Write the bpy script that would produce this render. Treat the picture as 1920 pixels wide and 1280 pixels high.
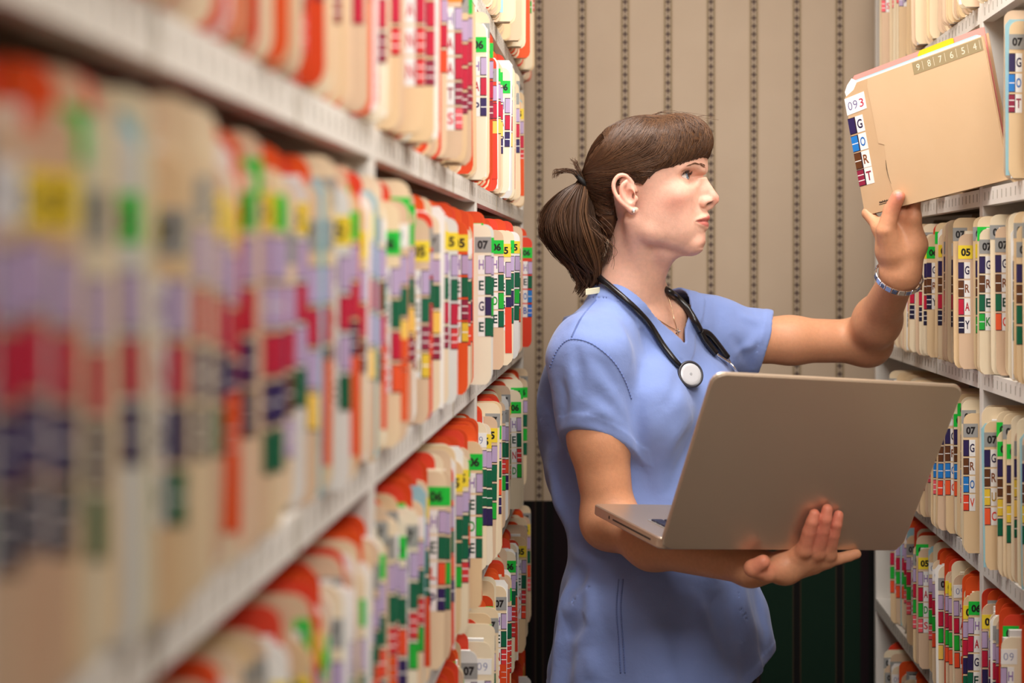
import bpy, bmesh, math, random
import numpy as np
from mathutils import Vector, Matrix

random.seed(7)
RNG = np.random.default_rng(11)
for _o in list(bpy.data.objects):
    bpy.data.objects.remove(_o)
SC = bpy.context.scene
COL = SC.collection

# ------------------------------------------------------------------ camera
CAM_Z = 1.42
FPX = 2812.0                       # focal length in pixels of the 1920 px wide frame
VX, VY = 1172.0, 500.0             # vanishing point of the aisle
cam_data = bpy.data.cameras.new('camera')
cam = bpy.data.objects.new('camera', cam_data)
COL.objects.link(cam)
cam.location = (0, 0, CAM_Z)
cam.rotation_euler = (math.pi / 2, 0, 0)
cam_data.sensor_width = 36
cam_data.lens = 36 * FPX / 1920
cam_data.shift_x = (960 - VX) / 1920
cam_data.shift_y = (VY - 640) / 1920
cam_data.clip_start = 0.05
cam_data.dof.use_dof = True
cam_data.dof.focus_distance = 2.45
cam_data.dof.aperture_fstop = 3.3
cam_data.dof.aperture_blades = 0
SC.camera = cam

# ------------------------------------------------------------------ light
SC.view_settings.view_transform = 'Standard'
SC.view_settings.look = 'None'
SC.view_settings.gamma = 1
SC.view_settings.use_curve_mapping = False
SC.view_settings.exposure = 0.30
SC.cycles.use_denoising = True
SC.cycles.max_bounces = 6
world = bpy.data.worlds.new('world')
SC.world = world
world.use_nodes = True
world.node_tree.nodes['Background'].inputs[0].default_value = (1.0, 0.96, 0.92, 1)
world.node_tree.nodes['Background'].inputs[1].default_value = 0.125


def area_light(name, loc, target, sx, sy, power, color):
    d = bpy.data.lights.new(name, 'AREA')
    d.shape = 'RECTANGLE'
    d.size, d.size_y = sx, sy
    d.energy = power
    d.color = color
    o = bpy.data.objects.new(name, d)
    COL.objects.link(o)
    o.location = loc
    dv = Vector(target) - Vector(loc)
    o.rotation_euler = dv.to_track_quat('-Z', 'Y').to_euler()
    return o


area_light('aisle_ceiling_lamp', (0.10, 2.05, 2.56), (0.06, 2.06, 0), 0.5, 1.25, 27, (1.0, 0.965, 0.92))
area_light('near_ceiling_lamp', (0.17, 0.15, 2.56), (0.15, 0.16, 0), 0.5, 1.25, 16, (1.0, 0.95, 0.89))  # unseen light added to brighten the files near the camera
_sb = area_light('photo_softbox', (0.46, 0.80, 2.25), (-0.22, 2.45, 1.42), 0.6, 0.6, 10.5, (1.0, 0.97, 0.93))
_sb.data.spread = math.radians(150)

# ------------------------------------------------------------------ helpers


def lin(c):
    return tuple((x / 255 / 12.92) if x / 255 <= 0.04045 else ((x / 255 + 0.055) / 1.055) ** 2.4 for x in c)


def P(px, py, y):
    """point at depth y seen at this place of the 1920x1280 frame"""
    return Vector(((px - VX) / FPX * y, y, CAM_Z - (py - VY) / FPX * y))


def tag(o, label=None, cat=None, group=None, kind=None):
    for k, v in (('label', label), ('category', cat), ('group', group), ('kind', kind)):
        if v:
            o[k] = v
    return o


def empty(name, loc=(0, 0, 0)):
    o = bpy.data.objects.new(name, None)
    o.empty_display_size = 0.05
    o.location = loc
    COL.objects.link(o)
    return o


def obj(name, mesh, parent=None, mats=None, smooth=False):
    o = bpy.data.objects.new(name, mesh)
    COL.objects.link(o)
    if parent:
        o.parent = parent
    for m in (mats or []):
        mesh.materials.append(m)
    if smooth:
        mesh.polygons.foreach_set('use_smooth', [True] * len(mesh.polygons))
    return o


def mesh_py(name, verts, faces, mi=None):
    me = bpy.data.meshes.new(name)
    me.from_pydata([tuple(v) for v in verts], [], faces)
    if mi:
        me.polygons.foreach_set('material_index', mi)
    me.update()
    return me


MATS = {}


def mat(name, rgb, rough=0.6, metal=0.0, spec=0.5, noise=0.0, nscale=30.0, bump=0.0, bscale=200.0, rgb2=None, sheen=0.0, stretch=None):
    if name in MATS:
        return MATS[name]
    m = bpy.data.materials.new(name)
    m.use_nodes = True
    nt = m.node_tree
    b = nt.nodes['Principled BSDF']
    c = lin(rgb) + (1,)
    b.inputs['Base Color'].default_value = c
    b.inputs['Roughness'].default_value = rough
    b.inputs['Metallic'].default_value = metal
    b.inputs['Specular IOR Level'].default_value = spec
    if sheen:
        b.inputs['Sheen Weight'].default_value = sheen
    tc = nt.nodes.new('ShaderNodeTexCoord')
    mp = nt.nodes.new('ShaderNodeMapping')
    if stretch:
        mp.inputs['Scale'].default_value = stretch
    nt.links.new(tc.outputs['Object'], mp.inputs[0])
    if noise or rgb2:
        n = nt.nodes.new('ShaderNodeTexNoise')
        n.inputs['Scale'].default_value = nscale
        n.inputs['Detail'].default_value = 4
        nt.links.new(mp.outputs[0], n.inputs['Vector'])
        mx = nt.nodes.new('ShaderNodeMix')
        mx.data_type = 'RGBA'
        c2 = lin(rgb2) + (1,) if rgb2 else tuple(x * (1 - noise) for x in c[:3]) + (1,)
        mx.inputs[6].default_value = c
        mx.inputs[7].default_value = c2
        nt.links.new(n.outputs[0], mx.inputs[0])
        nt.links.new(mx.outputs[2], b.inputs['Base Color'])
    if bump:
        n = nt.nodes.new('ShaderNodeTexNoise')
        n.inputs['Scale'].default_value = bscale
        n.inputs['Detail'].default_value = 3
        nt.links.new(mp.outputs[0], n.inputs['Vector'])
        bp = nt.nodes.new('ShaderNodeBump')
        bp.inputs['Strength'].default_value = bump
        bp.inputs['Distance'].default_value = 0.002
        nt.links.new(n.outputs[0], bp.inputs['Height'])
        nt.links.new(bp.outputs[0], b.inputs['Normal'])
    MATS[name] = m
    return m


class MB:
    """collects boxes, prisms and tubes, then links them as one mesh"""

    def __init__(self):
        self.v, self.f, self.m = [], [], []

    def add(self, vs, fs, mi=0):
        b = len(self.v)
        self.v += [tuple(v) for v in vs]
        self.f += [tuple(b + i for i in f) for f in fs]
        self.m += [mi] * len(fs)
        return self

    def box(self, lo, hi, mi=0):
        x0, y0, z0 = lo
        x1, y1, z1 = hi
        return self.add([(x0, y0, z0), (x1, y0, z0), (x1, y1, z0), (x0, y1, z0), (x0, y0, z1), (x1, y0, z1), (x1, y1, z1), (x0, y1, z1)],
                        [(0, 3, 2, 1), (4, 5, 6, 7), (0, 1, 5, 4), (1, 2, 6, 5), (2, 3, 7, 6), (3, 0, 4, 7)], mi)

    def prism(self, poly, y0, y1, mi=0, flip=False):
        """polygon in x,z pushed from y0 to y1"""
        n = len(poly)
        vs = [(x, y0, z) for x, z in poly] + [(x, y1, z) for x, z in poly]
        fs = [tuple(range(n)), tuple(range(2 * n - 1, n - 1, -1))]
        for i in range(n):
            j = (i + 1) % n
            fs.append((j, i, n + i, n + j))
        if flip:
            fs = [tuple(reversed(f)) for f in fs]
        return self.add(vs, fs, mi)

    def tube(self, pts, radii, seg=10, mi=0, closed=False, cap=True, flat=None):
        pts = [Vector(p) for p in pts]
        n = len(pts)
        if not hasattr(radii, '__len__'):
            radii = [radii] * n
        up = None
        vs, fs = [], []
        for i in range(n):
            if closed:
                t = (pts[(i + 1) % n] - pts[i - 1]).normalized()
            else:
                t = (pts[min(i + 1, n - 1)] - pts[max(i - 1, 0)]).normalized()
            if up is None:
                up = t.orthogonal().normalized()
            up = (up - t * up.dot(t)).normalized()
            sd = t.cross(up)
            for k in range(seg):
                a = 2 * math.pi * k / seg
                vs.append(pts[i] + (up * math.cos(a) + sd * math.sin(a)) * radii[i])
        m = n if closed else n - 1
        for i in range(m):
            for k in range(seg):
                a, b2 = i * seg + k, i * seg + (k + 1) % seg
                c, d = ((i + 1) % n) * seg + (k + 1) % seg, ((i + 1) % n) * seg + k
                fs.append((a, b2, c, d))
        if cap and not closed:
            fs.append(tuple(range(seg - 1, -1, -1)))
            fs.append(tuple((n - 1) * seg + k for k in range(seg)))
        return self.add(vs, fs, mi)

    def mesh(self, name):
        return mesh_py(name, self.v, self.f, self.m)

    def build(self, name, mats, parent=None, smooth=False, bevel=0.0):
        if not isinstance(mats, (list, tuple)):
            mats = [mats]
        o = obj(name, self.mesh(name), parent, mats, smooth)
        if bevel:
            b = o.modifiers.new('bevel', 'BEVEL')
            b.width = bevel
            b.segments = 2
            b.limit_method = 'ANGLE'
        return o


def spline(pts, n):
    """Catmull-Rom through pts"""
    pts = [Vector(p) for p in pts]
    q = [pts[0] * 2 - pts[1]] + pts + [pts[-1] * 2 - pts[-2]]
    out = []
    m = len(pts) - 1
    for i in range(n):
        t = i / (n - 1) * m
        k = min(int(t), m - 1)
        u = t - k
        a, b, c, d = q[k:k + 4]
        out.append(0.5 * ((2 * b) + (c - a) * u + (2 * a - 5 * b + 4 * c - d) * u * u + (3 * b - a - 3 * c + d) * u ** 3))
    return out


# ------------------------------------------------------------------ the room
WALL_Y = 3.43
D_L, D_R = -0.22, 0.56             # planes of the two rows of file tabs
SHELF_Z = [CAM_Z + h for h in (-1.315, -1.03, -0.74, -0.455, -0.165, 0.122, 0.41, 0.70)]


def wallpaper():
    m = bpy.data.materials.new('striped_wallpaper')
    m.use_nodes = True
    nt = m.node_tree
    b = nt.nodes['Principled BSDF']
    b.inputs['Roughness'].default_value = 0.75
    b.inputs['Specular IOR Level'].default_value = 0.25
    N, L = nt.nodes.new, nt.links.new

    def math_(op, a, b_=None, c=None):
        n = N('ShaderNodeMath')
        n.operation = op
        for i, v in enumerate((a, b_, c)):
            if v is None:
                continue
            if isinstance(v, (int, float)):
                n.inputs[i].default_value = v
            else:
                L(v, n.inputs[i])
        return n.outputs[0]

    def mix(f, a, b_):
        n = N('ShaderNodeMix')
        n.data_type = 'RGBA'
        for i, v in ((0, f), (6, a), (7, b_)):
            if isinstance(v, tuple):
                n.inputs[i].default_value = v
            elif isinstance(v, (int, float)):
                n.inputs[i].default_value = v
            else:
                L(v, n.inputs[i])
        return n.outputs[2]

    tc = N('ShaderNodeTexCoord')
    sp = N('ShaderNodeSeparateXYZ')
    L(tc.outputs['Object'], sp.inputs[0])
    X, Z = sp.outputs[0], sp.outputs[2]
    PITCH = 0.0982
    # distance from the middle of the nearest stripe
    ph = math_('SUBTRACT', math_('FRACT', math_('ADD', math_('DIVIDE', X, PITCH), 50.5)), 0.5)
    dx = math_('MULTIPLY', math_('ABSOLUTE', ph), PITCH)
    in_stripe = math_('LESS_THAN', dx, 0.0092)
    border = math_('MULTIPLY', in_stripe, math_('GREATER_THAN', dx, 0.0066))
    zp = math_('ABSOLUTE', math_('SUBTRACT', math_('FRACT', math_('DIVIDE', Z, 0.0185)), 0.5))
    # little four-leaved crosses in each stripe
    dz = math_('MULTIPLY', zp, 0.0185)
    cross = math_('MAXIMUM',
                  math_('MULTIPLY', math_('LESS_THAN', dx, 0.0058), math_('LESS_THAN', dz, 0.0019)),
                  math_('MULTIPLY', math_('LESS_THAN', dx, 0.0017), math_('LESS_THAN', dz, 0.0064)))
    dia = math_('LESS_THAN', math_('ADD', dx, dz), 0.0050)
    fig = math_('MAXIMUM', cross, dia)
    noise = N('ShaderNodeTexNoise')
    noise.inputs['Scale'].default_value = 9
    L(tc.outputs['Object'], noise.inputs['Vector'])
    tan = mix(noise.outputs[0], lin((192, 172, 150)) + (1,), lin((184, 163, 141)) + (1,))
    fine = math_('LESS_THAN', math_('ABSOLUTE', math_('SUBTRACT', dx, 0.0122)), 0.0010)
    tan = mix(math_('MULTIPLY', fine, 0.30), tan, lin((150, 128, 98)) + (1,))
    band = mix(fig, lin((160, 142, 122)) + (1,), lin((84, 68, 62)) + (1,))
    band = mix(border, band, lin((128, 108, 74)) + (1,))
    upper = mix(in_stripe, tan, band)
    # the dark paper of the lower wall: green and burgundy fields, black bands, thin gold lines
    wide = math_('FRACT', math_('ADD', math_('DIVIDE', X, PITCH * 4), 20.63))
    green = math_('GREATER_THAN', wide, 0.42)
    fld = mix(green, lin((24, 7, 14)) + (1,), lin((4, 33, 19)) + (1,))
    sub = math_('ABSOLUTE', math_('SUBTRACT', math_('FRACT', math_('DIVIDE', X, PITCH / 2)), 0.5))
    fld = mix(math_('MULTIPLY', math_('LESS_THAN', sub, 0.16), math_('SUBTRACT', 1.0, green)), fld, lin((8, 8, 6)) + (1,))
    fld = mix(in_stripe, fld, lin((8, 5, 5)) + (1,))
    gl = math_('MULTIPLY', in_stripe, math_('GREATER_THAN', dx, 0.0078))
    fld = mix(gl, fld, lin((74, 58, 40)) + (1,))
    low = math_('LESS_THAN', Z, 0.885)
    L(mix(low, upper, fld), b.inputs['Base Color'])
    return m


def plain(name, lo, hi, m):
    o = MB().box(lo, hi).build(name, m)
    o['kind'] = 'structure'
    return o


M_PAINT = mat('painted_plaster', (205, 196, 182), 0.8, noise=0.05, nscale=4)
plain('wall_back', (-1.4, WALL_Y, 0), (1.7, WALL_Y + 0.1, 2.7), wallpaper())
plain('wall_left', (-0.80, -1.6, 0), (-0.70, WALL_Y, 2.7), M_PAINT)
plain('wall_right', (1.02, -1.6, 0), (1.12, WALL_Y, 2.7), M_PAINT)
plain('floor', (-1.4, -1.6, -0.1), (1.7, WALL_Y, 0), mat('brown_carpet', (104, 84, 64), 0.95, noise=0.3, nscale=300, bump=0.4, bscale=600))
plain('ceiling', (-1.4, -1.6, 2.7), (1.7, WALL_Y + 0.1, 2.8), mat('ceiling_white', (226, 222, 214), 0.9))

# ------------------------------------------------------------------ shelving
M_SHELF = mat('white_shelf_steel', (226, 220, 212), 0.42, noise=0.06, nscale=14)
M_DIV = mat('beige_divider_steel', (168, 156, 138), 0.5)


def rack(name, label, side, d, ups, y_near):
    """open lateral shelving: side -1 lies left of the aisle, +1 right; d is the plane of the shelf lips"""
    root = tag(empty(name, (d + side * 0.17, 1.8, 0)), label, 'shelving')
    ox, oy = root.location.x, root.location.y
    back = d + side * 0.36
    for yu in ups:
        MB().box((min(d, back) - ox, yu - 0.011 - oy, 0), (max(d, back) - ox, yu + 0.011 - oy, 2.32)).build('upright', M_SHELF, root, bevel=0.002)
    spans = list(zip(ups[:-1], ups[1:]))
    for (a, b) in spans:
        MB().box((min(back, back + side * 0.004) - ox, a - oy, 0.06), (max(back, back + side * 0.004) - ox, b - oy, 2.32)).build('back_panel', M_DIV, root)
        for z in SHELF_Z:
            mb = MB()
            y0, y1 = a + 0.0115 - oy, b - 0.0115 - oy
            x0, x1 = min(d, back) - ox, max(d, back) - ox
            mb.box((x0, y0, z - 0.004), (x1, y1, z))
            lip = d - ox
            mb.box((min(lip, lip + side * 0.003), y0, z - 0.027), (max(lip, lip + side * 0.003), y1, z - 0.004))
            ins = lip + side * 0.003
            mb.box((min(ins, ins + side * 0.014), y0, z - 0.027), (max(ins, ins + side * 0.014), y1, z - 0.0245))
            s = mb.build('shelf', M_SHELF, root)
            # slots along the lip, their shade painted as thin darker strips
            sl = MB()
            k = int((b - a) / 0.0254)
            for i in range(1, k):
                yy = a + (b - a) * i / k - oy
                xx = lip - side * 0.0004
                sl.box((min(xx, lip), yy - 0.0012, z - 0.019), (max(xx, lip), yy + 0.0012, z - 0.006))
            sl_o = sl.build('lip_slots', mat('slot_shadow', (158, 150, 138), 0.7), s)
            sl_o['kind'] = 'stuff'
            for i in (1, 2):
                yy = a + (b - a) * i / 3 - oy
                dx0, dx1 = d + side * 0.004 - ox, back - side * 0.01 - ox
                poly = [(dx0, z - 0.0265), (dx0, z), (dx0 + side * 0.035, z + 0.18), (dx0 + side * 0.06, z + 0.2595), (dx1, z + 0.2595), (dx1, z)]
                MB().prism(poly, yy - 0.0008, yy + 0.0008, flip=side < 0).build('divider', M_DIV, root)
                MB().box((min(lip - side * 0.001, lip), yy - 0.0016, z - 0.027), (max(lip - side * 0.001, lip), yy + 0.0016, z)).build('divider_clip', M_DIV, root)
    return root


UPS_L = [-0.50, 0.396, 1.31, 2.22, 3.24]
UPS_R = [0.532, 1.446, 2.36, 3.36]
rack('open_shelving_rack', 'long white steel shelving rack packed with files behind her back', -1, D_L, UPS_L, 0.4)
rack('open_shelving_rack', 'white steel shelving rack of files that she reaches into', 1, D_R, UPS_R, 1.6)

# ------------------------------------------------------------------ file folders
MANILA = [mat('manila_%s' % n, c, 0.62, rgb2=c2, nscale=8, spec=0.35) for n, c, c2 in (
    ('buff', (232, 204, 163), (222, 190, 147)), ('pale', (236, 215, 182), (228, 202, 164)),
    ('pinkish', (223, 194, 165), (214, 182, 150)), ('cream', (240, 225, 197), (232, 212, 178)))]
ORANGE = [mat('orange_card_%s' % n, c, 0.5, rgb2=c2, nscale=10, spec=0.4) for n, c, c2 in (
    ('bright', (236, 92, 34), (226, 80, 26)), ('deep', (222, 74, 26), (210, 66, 24)), ('red', (230, 72, 44), (220, 62, 38)))]
PAPER = [mat('paper_%s' % n, c, 0.7, noise=0.05, nscale=20) for n, c in (('white', (244, 242, 238)), ('cream', (240, 228, 204)), ('grey', (226, 224, 220)))]
TINTS = [mat('sheet_%s' % n, c, 0.6) for n, c in (('pink', (244, 150, 140)), ('blue', (150, 196, 208)), ('yellow', (252, 192, 20)), ('teal', (130, 190, 196)))]
M_WHITE = mat('label_white', (240, 238, 236), 0.45)
M_INK = mat('label_black', (24, 20, 24), 0.5)
M_EDGE = mat('label_border', (40, 22, 40), 0.5)
LETTER = {  # letter: (block colour, number of white bars, letter colour)
    'H': ((188, 166, 204), 0, (150, 120, 180)), 'A': ((196, 26, 62), 0, (190, 24, 50)), 'E': ((0, 98, 66), 0, (10, 60, 50)),
    'G': ((44, 32, 84), 0, (36, 26, 70)), 'R': ((98, 56, 28), 1, (130, 70, 30)), 'Y': ((24, 22, 58), 2, (24, 22, 58)),
    'O': ((32, 124, 206), 1, (30, 110, 190)), 'T': ((146, 34, 66), 2, (150, 30, 60)), 'D': ((28, 178, 54), 0, (20, 150, 44)),
    'L': ((240, 82, 44), 0, (216, 70, 44)), 'S': ((244, 96, 108), 2, (230, 80, 90)), 'V': ((236, 70, 42), 1, (226, 70, 44)),
    'P': ((48, 32, 92), 1, (48, 32, 92)), 'I': ((250, 206, 96), 0, (240, 150, 80)), 'W': ((0, 96, 62), 1, (0, 86, 56)),
    'N': ((214, 52, 56), 2, (200, 40, 50)), 'B': ((40, 110, 210), 2, (40, 90, 180)), 'C': ((238, 92, 50), 0, (226, 60, 40)),
    'U': ((232, 196, 60), 1, (180, 140, 20)), 'K': ((30, 170, 60), 1, (20, 130, 40)), 'M': ((190, 170, 206), 1, (150, 120, 180)),
}
YEAR = {'04': (240, 140, 30), '05': (244, 216, 60), '06': (24, 196, 62), '07': (156, 156, 154), '08': (40, 170, 170)}

_glyph = {}


def glyph(ch, bold=0.016):
    """flat mesh of a text, 1 unit high capitals, origin at its lower left; (verts, faces, width)"""
    if (ch, bold) in _glyph:
        return _glyph[(ch, bold)]
    cu = bpy.data.curves.new('glyph', 'FONT')
    cu.body = ch
    cu.size = 1.4
    cu.offset = bold
    cu.resolution_u = 3
    o = bpy.data.objects.new('glyph', cu)
    me = bpy.data.meshes.new_from_object(o)
    vs = [(v.co.x, v.co.y) for v in me.vertices]
    fs = [tuple(p.vertices) for p in me.polygons]
    bpy.data.objects.remove(o)
    bpy.data.curves.remove(cu)
    bpy.data.meshes.remove(me)
    x0 = min(v[0] for v in vs)
    y0 = min(v[1] for v in vs)
    vs = [(x - x0, y - y0) for x, y in vs]
    r = (vs, fs, max(v[0] for v in vs), max(v[1] for v in vs))
    _glyph[(ch, bold)] = r
    return r


def put_text(mb, text, x0, z0, w, h, y, mi, bold=0.03):
    """text filling the box x0..x0+w, z0..z0+h on the plane y, read from -y"""
    vs, fs, gw, gh = glyph(text, bold)
    mb.add([(x0 + vx / gw * w, y, z0 + vz / gh * h) for vx, vz in vs], fs, mi)


def rect(mb, x0, z0, x1, z1, y, mi):
    if x1 < x0:
        x0, x1 = x1, x0
    mb.add([(x0, y, z0), (x1, y, z0), (x1, y, z1), (x0, y, z1)], [(0, 1, 2, 3)], mi)


LAB_H = 0.0262
_lab = {}


def letter_label(ch, side):
    """wrap-round letter sticker: x = 0 at the tab edge, z = 0 at its bottom, on the plane y = 0"""
    if (ch, side) in _lab:
        return _lab[(ch, side)]
    col, bars, ink = LETTER[ch]
    mb = MB()
    s = side
    y = -0.00025
    mb.box((min(-s * 0.0004, s * 0.0182), y, 0), (max(-s * 0.0004, s * 0.0182), 0.0012, LAB_H), 2)
    rect(mb, -s * 0.0004, 0, s * 0.0086, LAB_H, y - 0.00005, 1)
    rect(mb, -s * 0.0004, 0.0012, s * 0.0076, LAB_H - 0.0012, y - 0.0001, 0)
    for i in range(bars):
        zc = LAB_H * (i + 1) / (bars + 1)
        rect(mb, -s * 0.0004, zc - 0.0007, s * 0.0076, zc + 0.0007, y - 0.00015, 2)
    cx = s * 0.0133
    w = 0.0014 if ch == 'I' else 0.0072
    put_text(mb, ch, cx - w / 2, 0.0065, w, 0.0135, y - 0.0001, 3)
    # the turned-over edge and the half on the far face
    ex = -s * 0.0005
    mb.add([(ex, y, 0.0), (ex, 0.0013, 0.0), (ex, 0.0013, LAB_H), (ex, y, LAB_H)], [(0, 1, 2, 3)], 0)
    me = mb.mesh('letter_label')
    for m in (mat('label_%s' % ch, col, 0.42), M_EDGE, M_WHITE, mat('ink_%s' % ch, ink, 0.5)):
        me.materials.append(m)
    _lab[(ch, side)] = me
    return me


def year_label(yr, side):
    if (yr, side) in _lab:
        return _lab[(yr, side)]
    s = side
    mb = MB()
    y = -0.0003
    w = 0.0225
    mb.box((min(-s * 0.0004, s * w), y, 0), (max(-s * 0.0004, s * w), 0.0012, 0.0215), 0)
    if yr in YEAR:
        put_text(mb, yr, s * w / 2 - 0.0074, 0.0045, 0.0148, 0.0122, y - 0.0001, 1, bold=0.06)
        me = mb.mesh('year_sticker')
        me.materials.append(mat('year_%s' % yr, YEAR[yr], 0.4))
        me.materials.append(M_INK)
    else:  # white sticker with handwritten 09
        put_text(mb, '0', s * w / 2 - 0.0080, 0.006, 0.0062, 0.010, y - 0.0001, 1, bold=-0.018)
        put_text(mb, '9', s * w / 2 + 0.0004, 0.005, 0.0056, 0.011, y - 0.0001, 1, bold=-0.018)
        me = mb.mesh('year_sticker')
        me.materials.append(M_WHITE)
        me.materials.append(mat('blue_pen', (110, 120, 170), 0.5))
    _lab[(yr, side)] = me
    return me


def cover_poly(side, h, depth, x0=0.0, r=0.012, notch=0.0):
    """outline of an end-tab cover, tab edge at x = x0, rounded tab corners"""
    s = side
    pts = [(x0 + 0.007, 0), (depth, 0), (depth, h - notch)]
    if notch:
        pts += [(0.052, h - notch), (0.044, h - notch * 0.5), (0.036, h)]
    for a in (90, 108, 126, 144, 162, 180):
        pts.append((x0 + r + r * math.cos(math.radians(a)), h - r + r * math.sin(math.radians(a))))
    pts += [(x0, 0.012), (x0 + 0.002, 0.005)]
    return [(s * x, z) for x, z in pts]


_cov = {}


def cover_mesh(kind, side, m):
    k = (kind, side, m.name)
    if k in _cov:
        return _cov[k]
    h, nt = {'front': (0.2215, 0.0), 'tall': (0.2405, 0.0), 'stepped': (0.2405, 0.016), 'low': (0.214, 0.0)}[kind]
    me = MB().prism(cover_poly(side, h, 0.30, 0, 0.013, nt), 0, 0.0010, flip=side < 0).mesh('cover')
    me.materials.append(m)
    _cov[k] = me
    return me


ORD = ['', 'first', 'second', 'third', 'fourth', 'fifth', 'sixth', 'seventh', 'eighth', 'ninth', 'tenth', 'eleventh', 'twelfth', 'thirteenth', 'fourteenth',
       'fifteenth', 'sixteenth', 'seventeenth', 'eighteenth', 'nineteenth']
TENS = {2: ('twenty', 'twentieth'), 3: ('thirty', 'thirtieth'), 4: ('forty', 'fortieth'), 5: ('fifty', 'fiftieth'), 6: ('sixty', 'sixtieth'),
        7: ('seventy', 'seventieth'), 8: ('eighty', 'eightieth'), 9: ('ninety', 'ninetieth')}


def ordinal(n):
    if n < 20:
        return ORD[n]
    if n >= 100:
        return 'hundredth' if n == 100 else 'hundred-' + ordinal(n - 100)
    t, u = divmod(n, 10)
    return TENS[t][1] if u == 0 else TENS[t][0] + '-' + ORD[u]


def pick(seq):
    return seq[int(RNG.integers(len(seq)))]


ROWNAME = {6: 'top', 5: 'upper', 4: 'middle', 3: 'lower', 2: 'low', 1: 'lowest'}


def plan_row(side, row, y0, y1):
    """charts of one row, near to far: depth, thickness, how far the tab stands out into the aisle"""
    out = []
    y = y0
    trend = 0.0
    while y < y1 - 0.02:
        t = float(RNG.uniform(0.012, 0.027)) if y > 1.5 or side > 0 else float(RNG.uniform(0.009, 0.016))
        k_ = min(1.0, max(0.38, y / 1.9)) if side < 0 else 1.0
        trend = 0.7 * trend + float(RNG.normal(0, 0.0055))
        p = 0.010 + trend * k_ + float(RNG.normal(0, 0.0045)) * k_ + (0.014 if RNG.random() < 0.07 and y > 1.3 else 0)
        ups = UPS_L if side < 0 else UPS_R
        divs = [a + (b - a) * i / 3 for a, b in zip(ups[:-1], ups[1:]) for i in (1, 2)]
        hit = [u for u in ups if abs(y + t / 2 - u) < 0.011 + t / 2 + 0.004] + [u for u in divs if abs(y + t / 2 - u) < t / 2 + 0.0045]
        if hit:
            y = max(y + 0.004, hit[0] + (0.0165 if hit[0] in ups else 0.005))
            continue
        if side > 0 and row == 5 and 2.175 < y + t / 2 < 2.36:
            y += 0.02
            continue
        out.append(dict(side=side, row=row, y=y, t=t, p=min(max(p, -0.004), 0.034), lean=float(RNG.normal(0, 0.007))))
        y += t + float(RNG.uniform(0.0045, 0.012))
    return out


def style(c):
    """which cards, year and letters a chart carries, by its place"""
    s, row, y = c['side'], c['row'], c['y']
    R = RNG.random
    if s < 0:
        word = {6: ['TS', 'BO', 'AN', 'TB', 'UK'], 5: ['HAP', 'HAI', 'HAP', 'HAN', 'HAIP', 'HAT'],
                4: ['HEGE', 'HEGL', 'HESD', 'HEOB', 'HEDE', 'HESU'], 3: ['HEED', 'HEEN', 'HELP', 'HEND', 'HEWG', 'HEDE'],
                2: ['HEWS', 'HENV', 'HENN', 'HEW', 'HELS'], 1: ['HER', 'HEW']}[row]
        if row == 4 and y < 1.95:
            word = ['HEAT', 'HEAN', 'HEAC', 'HETU', 'HEAV', 'HEIT']
        if row == 4 and y < 1.32:
            word = ['HARM', 'HAHE', 'HARE', 'HAHI', 'HAGP', 'HAYE']
        if row == 4 and y < 0.95:
            word = ['HAPE', 'HAGW', 'HAPY', 'HAYE', 'HMAPE']
        if row == 3 and y < 1.6:
            word = ['HEND', 'HEVP', 'HELP', 'HENN', 'HENM']
        if row == 5 and y < 1.9:
            word = ['HAATS', 'HANN', 'HAAT', 'HSAN', 'HAL']
        orange = {6: 0.25, 5: 0.5, 4: 0.72, 3: 0.72, 2: 0.75, 1: 0.8}[row]
        front = pick(MANILA)
        if R() < (0.03 if row != 5 and y < 1.3 else 0.09 + (0.12 if row == 5 else 0)):
            front = pick(ORANGE)
        elif R() < 0.17:
            front = pick(PAPER)
        yr = pick(['05', '06', '07', '07', '05', '06', '09']) if row != 5 else pick(['07', '07', '05', '06', '04'])
    else:
        word = {6: ['TY', 'KS', 'AS', 'EM'], 5: ['GORT', 'GOT', 'GOTS', 'GOST'], 4: ['GRAY', 'GRAY', 'GRAY', 'GRY'],
                3: ['GROS', 'GROV', 'GROS', 'GROC'], 2: ['HADL', 'HADL', 'HADI', 'HADS'], 1: ['HAGA', 'HAGE']}[row]
        if row == 4 and y < 2.36:
            word = ['GREC', 'GREE', 'GREK', 'GREC']
        if row == 3 and y < 2.36:
            word = ['GRUE', 'GRUD', 'GUIW', 'GRUC']
        if row == 2 and y < 2.4:
            word = ['HAGE', 'HAGB', 'HAGS']
        orange = {6: 0.05, 5: 0.05, 4: 0.04, 3: 0.06, 2: 0.8, 1: 0.85}[row]
        front = pick(MANILA)
        if row < 3 and R() < 0.12:
            front = pick(ORANGE)
        yr = pick(['05', '07', '07', '06', '09', '05'])
    c['word'] = pick(word)
    if R() < 0.16 and row in (3, 4, 5) and s < 0 and y < 1.3:
        c['word'] = c['word'][:3]
    c['year'] = yr
    c['front'] = front
    c['back'] = pick(ORANGE) if R() < orange else pick(MANILA)
    c['fk'] = 'front' if R() < 0.8 else 'low'
    c['bk'] = 'tall' if R() < 0.65 else 'stepped'
    c['paper'] = pick(PAPER)
    c['jit'] = float(RNG.uniform(-0.010, 0.006)) if y < 1.4 else float(RNG.uniform(-0.005, 0.004))
    return c


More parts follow.
